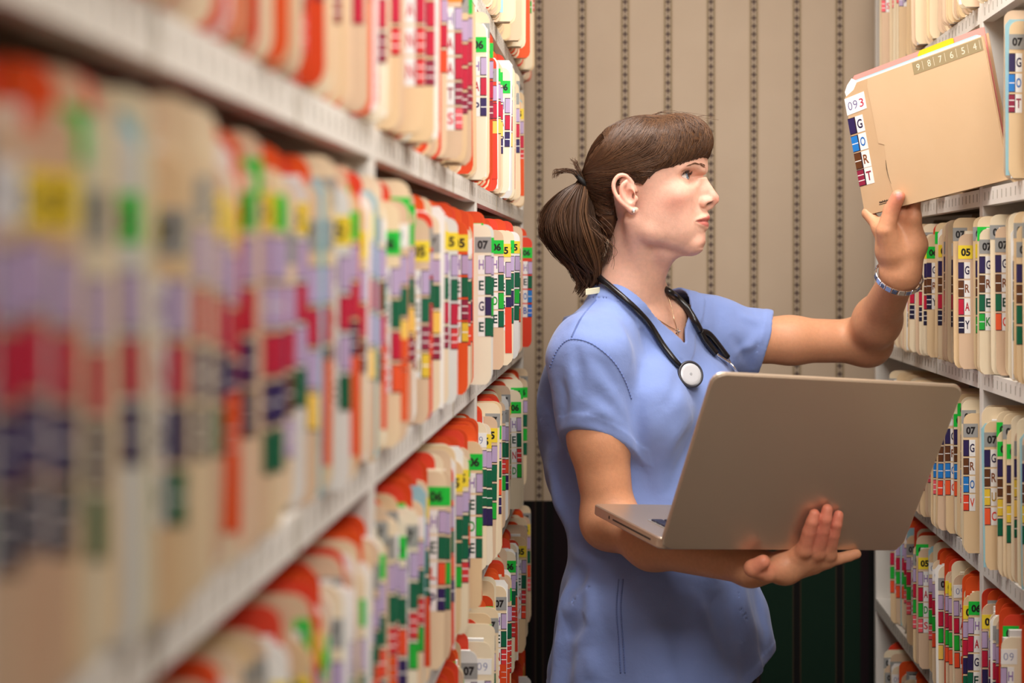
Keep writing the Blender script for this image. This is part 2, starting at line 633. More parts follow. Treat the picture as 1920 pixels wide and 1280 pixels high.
charts = []
Y_RANGE = {(-1, 6): (2.2, 3.36), (-1, 5): (0.50, 3.13), (-1, 4): (0.45, 3.13), (-1, 3): (0.72, 3.13), (-1, 2): (1.65, 3.13), (-1, 1): (2.55, 3.13),
           (1, 6): (1.5, 3.30), (1, 5): (1.5, 3.0), (1, 4): (1.5, 3.10), (1, 3): (1.5, 3.12), (1, 2): (1.5, 3.18), (1, 1): (1.9, 3.18)}
for (sd_, row_), (a_, b_) in Y_RANGE.items():
    rowc = [style(c) for c in plan_row(sd_, row_, a_, b_)]
    lim = 9.0
    for c in rowc:      # how wide a strip of each chart stays in view beyond the ones before it
        d = (abs(D_L) if sd_ < 0 else D_R) - c['p']
        a = d / c['y']
        c['strip'] = max(0.0, lim - a) * FPX
        lim = min(lim, a)
        c['px'] = VX + sd_ * a * FPX
        zt = SHELF_Z[row_ ]
        top = VY - (zt + 0.24 - CAM_Z) / c['y'] * FPX
        bot = VY - (zt - CAM_Z) / c['y'] * FPX
        vis = max(0, min(bot, 1280) - max(top, 0))
        if c['px'] < -60 or c['px'] > 1990:
            vis = 0
        c['area'] = min(c['strip'], 160) * vis
    for n, c in enumerate(sorted(rowc, key=lambda q: -q['y'])):
        c['n'] = n + 1
    charts += rowc
ranked = sorted(charts, key=lambda c: -c['area'])
KEEP = 296
for i, c in enumerate(ranked):
    c['single'] = i < KEEP and c['area'] > 60
print('charts', len(charts), 'single', sum(c['single'] for c in charts), 'visible', sum(c['area'] > 60 for c in charts))

CARDNAME = lambda m: m.name.split('_')[0] if not m.name.startswith('paper') else 'white'


def chart_label(c):
    fr = CARDNAME(c['front'])
    bk = CARDNAME(c['back'])
    look = fr if fr == bk else '%s %s-topped' % (fr, bk)
    yr = {'04': 'orange 04', '05': 'yellow 05', '06': 'green 06', '07': 'grey 07', '08': 'teal 08', '09': 'handwritten 09'}[c['year']]
    where = 'left' if c['side'] < 0 else 'right'
    return '%s folder, %s sticker, letters %s, %s from wall, %s row, %s rack' % (
        look, yr, c['word'], ordinal(c['n']), ROWNAME[c['row']], where)


def build_chart(c):
    s = c['side']
    d = D_L if s < 0 else D_R
    x = d - s * c['p']
    root = empty('file_folder', (x, c['y'], SHELF_Z[c['row']] + 0.0012 + 0.3 * abs(c['lean'])))
    root.rotation_euler = (float(RNG.uniform(-0.006, 0.006)), c['lean'], float(RNG.uniform(-0.005, 0.005)))
    tag(root, chart_label(c), 'folder', 'file folders on the %s row of the %s rack' % (ROWNAME[c['row']], 'left' if s < 0 else 'right'))
    t = c['t']
    f = obj('front_cover', cover_mesh(c['fk'], s, c['front']), root)
    b = obj('back_cover', cover_mesh(c['bk'], s, c['back']), root)
    b.location = (s * (float(RNG.uniform(0.007, 0.018)) if c['back'] in ORANGE else float(RNG.uniform(-0.003, 0.003))), t - 0.001, 0)
    pk = ('papers', s, c['paper'].name, round(t, 3))
    if pk not in _cov:
        mb = MB()
        k = 3
        for i in range(k):
            ya, yb = 0.0012 + (t - 0.0034) * i / k, 0.0012 + (t - 0.0034) * (i + 0.93) / k
            xo = float(RNG.uniform(0.006, 0.015))
            zo = float(RNG.uniform(0.206, 0.224))
            mb.box((min(s * xo, s * 0.288), ya, 0.001), (max(s * xo, s * 0.288), yb, zo))
        me = mb.mesh('papers')
        me.materials.append(c['paper'])
        _cov[pk] = me
    pp = obj('papers', _cov[pk], root)
    pp['kind'] = 'stuff'
    if RNG.random() < 0.22:
        xo, zo = float(RNG.uniform(-0.006, 0.004)), float(RNG.uniform(0.219, 0.2325))
        poly = [(s * (xo + 0.002), 0.004), (s * 0.20, 0.006), (s * 0.20, zo), (s * (xo + 0.006), zo - 0.001), (s * xo, zo - 0.009)]
        MB().prism(poly, 0.0014, 0.0022, flip=s < 0).build('loose_sheet', pick(PAPER[:1] + PAPER[:1] + TINTS[1:2]), root)
    top = 0.2215 if c['fk'] == 'front' else 0.214
    z = top - 0.0165 - 0.0215 + min(0, c['jit']) * 1.5
    o = obj('year_sticker', year_label(c['year'], s), f)
    o.location = (0, 0, z)
    z -= 0.0040 + LAB_H - min(0, c['jit'])
    for ch in c['word']:
        o = obj('letter_label', letter_label(ch, s), f)
        o.location = (0, 0, z)
        z -= LAB_H + 0.0026
    # the tall cover often carries the same stickers a little higher
    if c['back'].name.startswith('orange') is False and RNG.random() < 0.6 or c['back'].name.startswith('orange') and RNG.random() < 0.25:
        o = obj('year_sticker', year_label(pick(['07', '06', '07']), s), b)
        o.location = (0, 0, 0.2405 - 0.0375)
    if RNG.random() < 0.13 and s < 0:
        # a long orange out-guide strip down the tab
        mb = MB().box((min(-s * 0.0006, s * 0.010), -0.0004, 0.02), (max(-s * 0.0006, s * 0.010), 0.0016, 0.095))
        mb.build('orange_strip', pick(ORANGE), f)
    return root


for c in charts:
    if c['single']:
        build_chart(c)

# the charts that are nearly or wholly hidden between the others: one object
fill = MB()
fm = MANILA + ORANGE + PAPER
LIDX = {}
for k_ in LETTER:
    LIDX[k_] = len(fm)
    fm.append(mat('label_%s' % k_, LETTER[k_][0], 0.42))
for k_ in YEAR:
    LIDX[k_] = len(fm)
    fm.append(mat('year_%s' % k_, YEAR[k_], 0.4))
LIDX['09'] = LIDX['w'] = len(fm)
fm.append(M_WHITE)
for c in charts:
    if c['single']:
        continue
    s = c['side']
    x = (D_L if s < 0 else D_R) - s * min(c['p'], 0.012)
    z = SHELF_Z[c['row']] + 0.0006
    for kind, mm, y0 in (('front', c['front'], c['y']), ('tall', c['back'], c['y'] + c['t'] - 0.001)):
        h = 0.2215 if kind == 'front' else 0.2405
        fill.prism([(x + a, z + b) for a, b in cover_poly(s, h, 0.30, 0, 0.013)], y0, y0 + 0.001, fm.index(mm), flip=s < 0)
    zz = z + 0.1835
    rect(fill, x, zz, x + s * 0.0225, zz + 0.0215, c['y'] - 0.0003, LIDX[c['year']])
    zz -= 0.004 + LAB_H
    for ch in c['word']:
        rect(fill, x, zz, x + s * 0.0182, zz + LAB_H, c['y'] - 0.0002, LIDX['w'])
        rect(fill, x, zz + 0.001, x + s * 0.0078, zz + LAB_H - 0.001, c['y'] - 0.0003, LIDX[ch])
        zz -= LAB_H + 0.0026
    fill.box((min(x + s * 0.012, x + s * 0.288), c['y'] + 0.0012, z), (max(x + s * 0.012, x + s * 0.288), c['y'] + c['t'] - 0.0014, z + 0.215), fm.index(c['paper']))
tag(fill.build('packed_folders', fm), 'folders squeezed in between the others on both racks, only slivers showing', 'folders', kind='stuff')

# ------------------------------------------------------------------ smooth solids grown from a distance field
f32 = np.float32


class Field:
    """list of shapes blended into one smooth solid and turned into one closed mesh (surface nets over the blocks that the skin crosses)"""

    def __init__(self):
        self.ops = []

    def op(self, mode, fn, c, r, k=0.0):
        self.ops.append((mode, fn, np.array(c, f32), float(r), float(k)))

    # --- shapes, in metres and world coordinates
    def ball(self, c, r, k=0.01, mode='add'):
        c = np.array(c, f32)
        self.op(mode, lambda p: np.linalg.norm(p - c, axis=-1) - r, c, r, k)

    def ell(self, c, r, R=None, k=0.01, mode='add'):
        c, r = np.array(c, f32), np.array(r, f32)
        R = np.eye(3, dtype=f32) if R is None else np.array(R, f32)     # columns: the ellipsoid's axes

        def fn(p):
            q = (p - c) @ R
            a = np.linalg.norm(q / r, axis=-1)
            b = np.linalg.norm(q / (r * r), axis=-1)
            return a * (a - 1) / np.maximum(b, 1e-6)
        self.op(mode, fn, c, r.max(), k)

    def cone(self, a, b, ra, rb, k=0.01, mode='add', squash=None):
        """tapered limb; squash = (axis, factor) flattens it along that axis"""
        a, b = np.array(a, f32), np.array(b, f32)
        ab = b - a
        L2 = float(ab @ ab) + 1e-12

        def fn(p):
            q = p - a
            t = np.clip((q @ ab) / L2, 0, 1)
            v = q - t[..., None] * ab
            if squash is not None:
                ax = np.array(squash[0], f32)
                m = v @ ax
                v = v + (m * (1 / squash[1] - 1))[..., None] * ax
            return np.linalg.norm(v, axis=-1) - (ra + (rb - ra) * t)
        self.op(mode, fn, (a + b) / 2, math.sqrt(L2) / 2 + max(ra, rb), k)

    def chain(self, pts, radii, k=0.006, k0=None, mode='add', squash=None):
        for i in range(len(pts) - 1):
            self.cone(pts[i], pts[i + 1], radii[i], radii[i + 1], k0 if (i == 0 and k0 is not None) else k, mode, squash)

    # --- evaluation
    def eval(self, pts, cen, half):
        """pts (n, m, 3): m points in each of n blocks round cen (n, 3)"""
        F = np.full(pts.shape[:2], 0.5, f32)
        for mode, fn, c, r, k in self.ops:
            idx = np.nonzero(np.linalg.norm(cen - c, axis=1) < r + half + k + 0.030)[0] if r < 50 else np.arange(len(cen))
            if not len(idx):
                continue
            a = F[idx]
            q = pts[idx]
            if mode == 'disp':
                F[idx] = a - fn(q)
                continue
            if mode == 'shell':
                s_ = np.maximum(a, -(a + k))
                for reg in (fn or ()):                      # mouths left open in the shell
                    s_ = np.maximum(s_, -np.maximum(a + k, reg(q)))
                F[idx] = s_
                continue
            d = fn(q).astype(f32)
            if mode == 'add':
                if k <= 0:
                    F[idx] = np.minimum(a, d)
                else:
                    h = np.clip(0.5 + 0.5 * (a - d) / k, 0, 1)
                    F[idx] = a * (1 - h) + d * h - k * h * (1 - h)
            elif mode == 'sub':
                d = -d
                if k <= 0:
                    F[idx] = np.maximum(a, d)
                else:
                    h = np.clip(0.5 - 0.5 * (a - d) / k, 0, 1)
                    F[idx] = a * (1 - h) + d * h + k * h * (1 - h)
            elif mode == 'int':
                F[idx] = np.maximum(a, d)
        return F

    def surface(self, lo, hi, h, slack=1.35):
        lo, hi = np.array(lo, f32), np.array(hi, f32)
        B = 8
        step = B * h
        n = np.ceil((hi - lo) / step).astype(int)
        gi = np.stack(np.meshgrid(*[np.arange(k) for k in n], indexing='ij'), -1).reshape(-1, 3)
        cen = lo + (gi + 0.5).astype(f32) * f32(step)
        val = self.eval(cen[:, None, :], cen, step)[:, 0]
        act = np.abs(val) < step * slack
        gi, cen = gi[act], cen[act]
        loc = np.stack(np.meshgrid(*[np.arange(B + 1)] * 3, indexing='ij'), -1).reshape(-1, 3)
        S = n * B + 2
        verts, keys, quads = [], [], []
        CH = 1500
        crn = np.array([[i, j, k] for i in (0, 1) for j in (0, 1) for k in (0, 1)])
        eds = [(a, b) for a in range(8) for b in range(a + 1, 8) if np.abs(crn[a] - crn[b]).sum() == 1]
        for s in range(0, len(gi), CH):
            g = gi[s:s + CH]
            P3 = (lo + (g[:, None, :] * B + loc[None]).astype(f32) * f32(h)).astype(f32)
            V = self.eval(P3, cen[s:s + CH], step).reshape(-1, B + 1, B + 1, B + 1)
            ins = V < 0
            cnt = sum(ins[:, c[0]:c[0] + B, c[1]:c[1] + B, c[2]:c[2] + B].astype(np.int8) for c in crn)
            w = np.nonzero((cnt > 0) & (cnt < 8))
            if not len(w[0]):
                continue
            cv = np.stack([V[w[0], w[1] + c[0], w[2] + c[1], w[3] + c[2]] for c in crn], 1)
            acc = np.zeros((len(cv), 3), f32)
            num = np.zeros(len(cv), f32)
            for a, b in eds:
                x = (cv[:, a] < 0) != (cv[:, b] < 0)
                t = np.where(x, cv[:, a] / np.where(x, cv[:, a] - cv[:, b], 1), 0)
                acc += np.where(x[:, None], crn[a] + t[:, None] * (crn[b] - crn[a]), 0)
                num += x
            ci = g[w[0]] * B + np.stack(w[1:], 1)
            verts.append(lo + (ci + acc / num[:, None]) * h)
            keys.append((ci[:, 0].astype(np.int64) * S[1] + ci[:, 1]) * S[2] + ci[:, 2])
            for ax in range(3):
                e = [0, 0, 0]
                e[ax] = 1
                A = ins[:, :B, :B, :B]
                Bn = ins[:, e[0]:e[0] + B, e[1]:e[1] + B, e[2]:e[2] + B]
                u = np.nonzero(A != Bn)
                if not len(u[0]):
                    continue
                pt = g[u[0]] * B + np.stack(u[1:], 1)
                o1, o2 = np.eye(3, dtype=int)[(ax + 1) % 3], np.eye(3, dtype=int)[(ax + 2) % 3]
                four = [pt - o1 - o2, pt - o2, pt, pt - o1]
                q = np.stack([(c[:, 0].astype(np.int64) * S[1] + c[:, 1]) * S[2] + c[:, 2] for c in four], 1)
                fl = A[u]
                q[~fl] = q[~fl][:, ::-1]
                quads.append(q)
        verts = np.concatenate(verts)
        keys = np.concatenate(keys)
        quads = np.concatenate(quads)
        order = np.argsort(keys)
        ks = keys[order]
        at = np.searchsorted(ks, quads)
        at = np.minimum(at, len(ks) - 1)
        ok = (ks[at] == quads).all(axis=1)
        faces = order[at[ok]]
        return verts.astype(f32), faces


def smooth_verts(v, f, n=2, lam=0.5):
    e = np.concatenate([f[:, [0, 1]], f[:, [1, 2]], f[:, [2, 3]], f[:, [3, 0]]])
    e = np.concatenate([e, e[:, ::-1]])
    deg = np.bincount(e[:, 0], minlength=len(v)).astype(f32)[:, None]
    for _ in range(n):
        s = np.stack([np.bincount(e[:, 0], weights=v[e[:, 1], i], minlength=len(v)) for i in range(3)], 1)
        v = v + lam * (s / np.maximum(deg, 1) - v)
    return v.astype(f32)


def mesh_np(name, v, f):
    me = bpy.data.meshes.new(name)
    k = f.shape[1]
    me.vertices.add(len(v))
    me.vertices.foreach_set('co', v.astype(f32).ravel())
    me.loops.add(f.size)
    me.loops.foreach_set('vertex_index', f.astype(np.int32).ravel())
    me.polygons.add(len(f))
    me.polygons.foreach_set('loop_start', np.arange(0, f.size, k, dtype=np.int32))
    me.polygons.foreach_set('loop_total', np.full(len(f), k, np.int32))
    me.polygons.foreach_set('use_smooth', np.ones(len(f), bool))
    me.update(calc_edges=True)
    me.validate()
    return me


def set_color(me, col):
    a = me.color_attributes.new('tint', 'FLOAT_COLOR', 'POINT')
    c = np.ones((len(me.vertices), 4), f32)
    c[:, :3] = col
    a.data.foreach_set('color', c.ravel())


def sines(seed, waves, lo, hi, stretch=(1, 1, 1)):
    """smooth pseudo-random relief in -1..1"""
    rg = np.random.default_rng(seed)
    ks = []
    for _ in range(waves):
        d = rg.normal(size=3)
        d /= np.linalg.norm(d)
        d = d * np.array(stretch)
        ks.append((d * 2 * np.pi / rg.uniform(lo, hi), rg.uniform(0, 6.28)))

    def fn(p):
        s = 0
        for kv, ph in ks:
            s = s + np.sin(p @ kv.astype(f32) + f32(ph))
        return s / math.sqrt(waves) * 0.7
    return fn


def dense(tab, n=240):
    """table rows (z, values...) -> smooth dense table"""
    tab = np.array(tab, float)
    z = tab[:, 0]
    zz = np.linspace(z[0], z[-1], n)
    out = [zz]
    for c in range(1, tab.shape[1]):
        m = np.gradient(tab[:, c], z)
        i = np.clip(np.searchsorted(z, zz) - 1, 0, len(z) - 2)
        hh = z[i + 1] - z[i]
        t = (zz - z[i]) / hh
        y = ((2 * t ** 3 - 3 * t ** 2 + 1) * tab[i, c] + (t ** 3 - 2 * t ** 2 + t) * hh * m[i]
             + (-2 * t ** 3 + 3 * t ** 2) * tab[i + 1, c] + (t ** 3 - t ** 2) * hh * m[i + 1])
        out.append(y)
    return out

# ------------------------------------------------------------------ the woman
TH, PH = math.radians(15), math.radians(10)
HF = np.array([math.cos(TH) * math.cos(PH), -math.sin(TH) * math.cos(PH), math.sin(PH)])      # where the face looks
HR = np.array([-math.sin(TH), -math.cos(TH), 0.0])                                            # her right, towards the lens
HU = np.cross(HR, HF)
HO = np.array([0.0296 * 2.5 / 2.47, 2.50, CAM_Z + (1.529 - 1.42) * 2.5 / 2.47])                # midpoint between the ears
HM = np.stack([HF, HU, HR], 1)
HS = 2.5 / 2.47


def H(u, v, w=0.0):
    """head millimetres (forward, up, to her right) -> world"""
    return HO + HM @ np.array([u, v, w]) * 0.001 * HS


def to_head(p):
    return ((p - HO) @ HM) * (1000 / HS)


mm = 0.001 * HS
body = Field()


def he(c, r, k=10, mode='add', tilt=None):
    R = HM
    if tilt is not None:          # (axis, degrees) in head coordinates
        R = HM @ np.array(Matrix.Rotation(math.radians(tilt[1]), 3, tilt[0]))
    body.ell(H(*c), np.array(r) * mm, R, k * mm, mode)


def hc(a, b, ra, rb, k=6, mode='add'):
    body.cone(H(*a), H(*b), ra * mm, rb * mm, k * mm, mode)


# skull and face
he((14, 45, 0), (96, 82, 73), 1)
he((50, -14, 0), (46, 62, 54), 24)
he((58, 62, 0), (57, 44, 60), 30)                            # forehead
for s in (1, -1):
    he((62, -6, 40 * s), (26, 22, 19), 16)                 # cheekbone
    he((22, -32, 44 * s), (32, 38, 15), 18)                # jaw muscle
    hc((12, -56, 43 * s), (66, -85, 13 * s), 10, 13, 18)    # jawbone
    he((66, -34, 29 * s), (17, 23, 18), 15)                # cheek by the mouth
he((74, -84, 0), (16, 16, 21), 14)
he((78, -50, 0), (22, 24, 24), 14)
for s in (1, -1):
    he((54, -60, 26 * s), (26, 24, 19), 16)                # fullness beside the chin
hc((62, -84, 0), (26, -84, 0), 15, 17, 16)                # under the chin
for s in (1, -1):
    hc((102, 33, 8 * s), (76, 38, 48 * s), 8, 6, 12)       # brow
    he((96, 19, 34 * s), (14, 11.5, 19), 10, 'sub')
    he((90, 21, 47 * s), (10, 8.5, 10), 9, 'sub')          # eye hollow
EYE = {}
for s in (1, -1):
    ec = (76.5, 21.5, 31 * s)
    EYE[s] = ec
    he(ec, (13.6, 13.4, 13.8), 5)
# nose
body.chain([H(94, 22, 0), H(101, -4, 0), H(101, -20, 0)], [8 * mm, 10 * mm, 11 * mm], 6 * mm, 9 * mm)
hc((103, 20, 0), (116, -11, 0), 6.5, 7, 8)
he((116.5, -17, 0), (10, 8.5, 8), 6)
for s in (1, -1):
    he((106, -22, 9.5 * s), (10, 7.5, 5.8), 4)
    he((101, -22, 12 * s), (6.5, 7.5, 4.8), 3.5)
he((106, -28, 0), (10, 4, 4), 5)
# lips


def skin_u(v, w):
    """how far forward the face stands at this height and width"""
    us = np.linspace(30, 135, 211)
    g_ = np.array([H(u, v, w) for u in us], f32)
    d_ = body.eval(g_[:, None, :], g_, 0.001)[:, 0]
    return us[np.nonzero(d_ < 0)[0].max()]


lipw = [0, 5, 11, 17, 23, 29]
LUP = [(skin_u(-46.5, w), -46.3 - 0.0046 * w * w, w) for w in lipw]
LDN = [(skin_u(-58.5, w), -58.2 + 0.0082 * w * w, w) for w in lipw]
for s in (1, -1):
    body.chain([H(u - r + pr, v, w * s) for (u, v, w), r, pr in zip(LUP, (4.6, 4.7, 4.4, 3.6, 2.4, 1.4), (3, 2.8, 2.0, 1.3, .6, 0))], [r * mm for r in (4.6, 4.7, 4.4, 3.6, 2.4, 1.4)], 3 * mm)
    body.chain([H(u - r + pr, v, w * s) for (u, v, w), r, pr in zip(LDN, (5.6, 5.5, 5.0, 3.9, 2.4, 1.4), (2.6, 2.6, 1.9, 1.2, .5, 0))], [r * mm for r in (5.6, 5.5, 5.0, 3.9, 2.4, 1.4)], 3 * mm)
SLIT = [(skin_u(-53.2 + 0.0026 * w * w, w), -53.2 + 0.0026 * w * w, w) for w in lipw]
he((98, -69.5, 0), (6, 4, 13), 6, 'sub')

# make the middle line of the face follow the measured profile
PROF = [(128, 20), (118, 62), (105, 88), (85, 104), (65, 111.5), (50, 114.5), (36, 115.5), (28, 113.5), (21, 111), (12, 113), (2, 117.5), (-8, 122), (-17, 126.3), (-23, 125), (-28, 120.5),
        (-32, 110.5), (-36, 106.2), (-41, 104.3), (-45, 105.4), (-48.8, 106), (-52.5, 101.5), (-54.2, 100.4), (-57, 101.2), (-61, 100.4), (-65, 96.5), (-71, 92.6), (-78, 92.4),
        (-85, 91.4), (-92, 87), (-98, 78)]
pv = np.array([q[0] for q in PROF][::-1], float)
pu = np.array([q[1] for q in PROF][::-1], float)
vv = np.linspace(-96, 60, 157)
uu = np.linspace(60, 140, 321)
G = np.array([[H(u, v, 0) for u in uu] for v in vv], f32)
cenq = G.reshape(-1, 3)
val = body.eval(cenq[:, None, :], cenq, 0.001)[:, 0].reshape(len(vv), len(uu))
base_u = np.array([uu[np.nonzero(val[i] < 0)[0].max()] if (val[i] < 0).any() else 60 for i in range(len(vv))])
print('PROFILE', [(int(a), round(float(b)), round(float(np.interp(a, pv, pu) - b), 1)) for a, b in zip(vv[::4], base_u[::4])])
corr = np.clip(np.interp(vv, pv, pu) - base_u, -3.5, 3.5)
kern = np.exp(-(np.arange(-6, 7) / 2.6) ** 2)
corr = np.convolve(np.pad(corr, 6, 'edge'), kern / kern.sum(), 'valid')
wid = np.interp(vv, [-96, -80, -70, -56, -46, -36, -30, 0, 22, 34, 60], [15, 14, 11, 12, 10, 7, 6, 6, 8, 16, 26])


def prof_fix(p):
    q = to_head(p)
    c = np.interp(q[..., 1], vv, corr, left=0, right=0)
    s = np.interp(q[..., 1], vv, wid)
    edge = np.clip((q[..., 1] + 98) / 6, 0, 1) * np.clip((59 - q[..., 1]) / 20, 0, 1)
    return (c * np.exp(-(q[..., 2] / s) ** 2) * np.clip((q[..., 0] - 55) / 20, 0, 1) * edge * 0.001 * HS * 0.9).astype(f32)


body.op('disp', prof_fix, H(95, -15, 0), 60)
for s in (1, -1):
    # the slit between the lips, nostrils, eye opening, eyelid crease
    body.chain([H(u + (1.6 if w < 12 else 0.4), v, w * s) for u, v, w in SLIT], [1.3 * mm] * 5 + [0.8 * mm], 1.2 * mm, mode='sub')
    he((110.5, -29.5, 11.5 * s), (7.0, 4.4, 7.0), 2.0, 'sub', tilt=('Z', 22))
    he((110.5, -25.5, 8 * s), (5.0, 4.0, 2.8), 1.0, 'sub', tilt=('Z', 22))


def eye_open(s):
    c = EYE[s]

    def fn(p):
        q = to_head(p)
        az = np.degrees(np.arctan2((q[..., 2] - c[2]) * s, q[..., 0] - c[0]))
        x = (az - 13) / 60                                    # -1 inner corner .. 1 outer corner
        y = q[..., 1] - c[1] - 1.2 * x
        h = np.where(y > 0, 6.6, 4.8) * np.sqrt(np.clip(1 - x * x, 0, 1)) ** 1.2 - np.where(np.abs(x) > 1, 3, 0)
        d = np.abs(y) - h
        r = np.linalg.norm(q - np.array(c), axis=-1)
        d = np.maximum(d, 11.2 - r)
        return (d * 0.001 * HS).astype(f32)
    return fn


for s in (1, -1):
    body.op('sub', eye_open(s), H(*EYE[s]), 0.024, 0.0012)
# ears
for s in (1, -1):
    body.ell(H(-7, 13, 71 * s), np.array((15, 29, 4.5)) * mm, HM @ np.array(Matrix.Rotation(math.radians(-18 * s), 3, 'Y') @ Matrix.Rotation(math.radians(12), 3, 'Z')), 4 * mm)
    hx = [(5, 8, 70), (1, 24, 73), (-7, 35, 76), (-18, 36, 79.5), (-27, 26, 81.5), (-28, 12, 81.5), (-23, -2, 79.5), (-14, -14, 75), (-6, -23, 71), (-1, -21, 69.5)]
    hs = spline([(a + 4, b + 3, c) for a, b, c in hx], 28)
    hr = np.interp(np.linspace(0, 9, 28), range(10), (2.6, 2.9, 3.0, 3.0, 3.0, 3.0, 3.3, 4.2, 5.2, 4.0))
    body.chain([H(a, b, c * s) for a, b, c in hs], [r * mm for r in hr], 2.5 * mm)
    ah = [(-8, 25, 77), (-16, 17, 78.5), (-17, 4, 78), (-12, -7, 75), (-6, -12, 72)]
    body.chain([H(a, b, c * s) for a, b, c in spline([(a + 4, b + 3, c) for a, b, c in ah], 14)], [2.6 * mm] * 14, 4 * mm)
    he((-0.5, 4, 76 * s), (6.5, 9.5, 5.0), 3, 'sub')
    he((7, -1, 71 * s), (3, 5, 3.5), 2.5)

# neck, shoulders, chest
Y0 = 2.56
TB = np.array([0.745, -0.667, 0.0])
TB /= np.linalg.norm(TB)
TL = np.array([-TB[1], TB[0], 0.0])
TC = np.array([0.045, Y0, 0.0])


def T(a, b, z):
    return TC + TB * a + TL * b + np.array([0, 0, z])


S_R, S_L = np.array(P(1102, 668, 2.43)), np.array(P(1338, 636, 2.65))
E_R, W_R = np.array(P(1144, 977, 2.425)), np.array(P(1408, 1063, 2.203))
E_L, W_L = np.array(P(1626, 640, 2.71)), np.array(P(1688, 512, 2.475))
N1, N2 = np.array(P(1192, 448, 2.515)), np.array(P(1178, 540, 2.53))
body.cone(N1, N2, 0.0440, 0.0430, 0.036)
body.cone(N2, T(-0.042, 0, 1.335), 0.043, 0.058, 0.03)
for s in (1, -1):
    # trapezius, collar bones, the neck's front muscles
    body.cone(np.array(P(1176, 515, 2.535)), T(-0.035, -0.105 * s, 1.315), 0.030, 0.032, 0.032)
    body.cone(T(0.035, -0.018 * s, 1.338), T(0.008, -0.13 * s, 1.345), 0.0075, 0.008, 0.014)
    body.cone(H(-14, -34, 48 * s), T(0.012, -0.014 * s, 1.345), 0.009, 0.008, 0.022)
body.cone(H(26, -90, 0), T(-0.006, 0, 1.36), 0.013, 0.010, 0.02)
body.ell(T(-0.015, 0, 1.20), (0.085, 0.145, 0.175), np.stack([TB, TL, (0, 0, 1)], 1), 0.04)
body.ell(T(-0.02, 0, 1.04), (0.08, 0.125, 0.11), np.stack([TB, TL, (0, 0, 1)], 1), 0.05)
for s in (1, -1):
    body.ell(T(0.055, -0.07 * s, 1.19), (0.05, 0.055, 0.055), np.stack([TB, TL, (0, 0, 1)], 1), 0.03)
# arms
for S, E, W, ra, rb, rc, rd in ((S_R, E_R, W_R, 0.049, 0.0480, 0.039, 0.0255), (S_L, E_L, W_L, 0.046, 0.0405, 0.038, 0.027)):
    body.ball(S - np.array([0, 0, 0.006]), ra * 0.97, 0.03)
    M = S + (E - S) * 0.5
    body.chain([S, M, E], [ra, rb, rc], 0.02, 0.025)
    Q = E + (W - E) * 0.32 + (np.array([0, 0, -0.014]) if S is S_R else 0)
    body.chain([E, Q, W], [rc, rb * 0.93 if S is S_L else 0.036, rd], 0.03)
body.ball(E_L + np.array([0.004, 0.0, -0.004]), 0.028, 0.03)
body.ball(E_R + np.array([-0.006, 0.0, 0.0]), 0.031, 0.03)


def hand(pts_w, k=0.004):
    """pts_w: list of (chain of (px, py, depth), radii); every finger is blended inside itself, then set on the palm"""
    for ch, rr in pts_w:
        body.chain([np.array(P(*c)) for c in ch], rr, 0.0015, k)


# her left hand: palm towards the lens, thumb in front of the folder, fingers behind it
pw = [np.array(P(*q)) for q in ((1688, 512, 2.475), (1668, 470, 2.468), (1700, 470, 2.466), (1716, 458, 2.460), (1651, 428, 2.476), (1672, 412, 2.468), (1694, 404, 2.454), (1714, 408, 2.442))]
body.cone(pw[0], pw[1], 0.0260, 0.0200, 0.02)
body.cone(pw[0], pw[2], 0.0260, 0.0200, 0.02)
body.cone(pw[0], pw[3], 0.0230, 0.0180, 0.02)
for a, b, r0, r1 in ((1, 4, 0.0185, 0.0115), (1, 5, 0.0185, 0.0120), (2, 6, 0.0185, 0.0115), (3, 7, 0.0175, 0.0105), (2, 5, 0.0175, 0.0115)):
    body.cone(pw[a], pw[b], r0, r1, 0.014)
body.cone(pw[4], P(1664, 438, 2.452), 0.0100, 0.0125, 0.012)
hand([([(1651, 428, 2.476), (1627, 400, 2.504), (1640, 376, 2.506), (1652, 352, 2.494)], (0.0110, 0.0100, 0.0090, 0.0078)),
      ([(1672, 412, 2.468), (1664, 384, 2.484), (1676, 350, 2.474), (1688, 328, 2.461)], (0.0112, 0.0104, 0.0092, 0.0080)),
      ([(1694, 404, 2.454), (1694, 372, 2.458), (1704, 340, 2.449), (1712, 320, 2.440)], (0.0108, 0.0098, 0.0088, 0.0076)),
      ([(1714, 408, 2.442), (1716, 380, 2.437), (1722, 354, 2.432), (1727, 338, 2.426)], (0.0098, 0.0090, 0.0078, 0.0068))], 0.010)
body.chain([np.array(P(*q)) for q in ((1674, 474, 2.452), (1661, 432, 2.440), (1671, 396, 2.436), (1684, 368, 2.425))], [0.0180, 0.0155, 0.0132, 0.0110], 0.0025, 0.016)

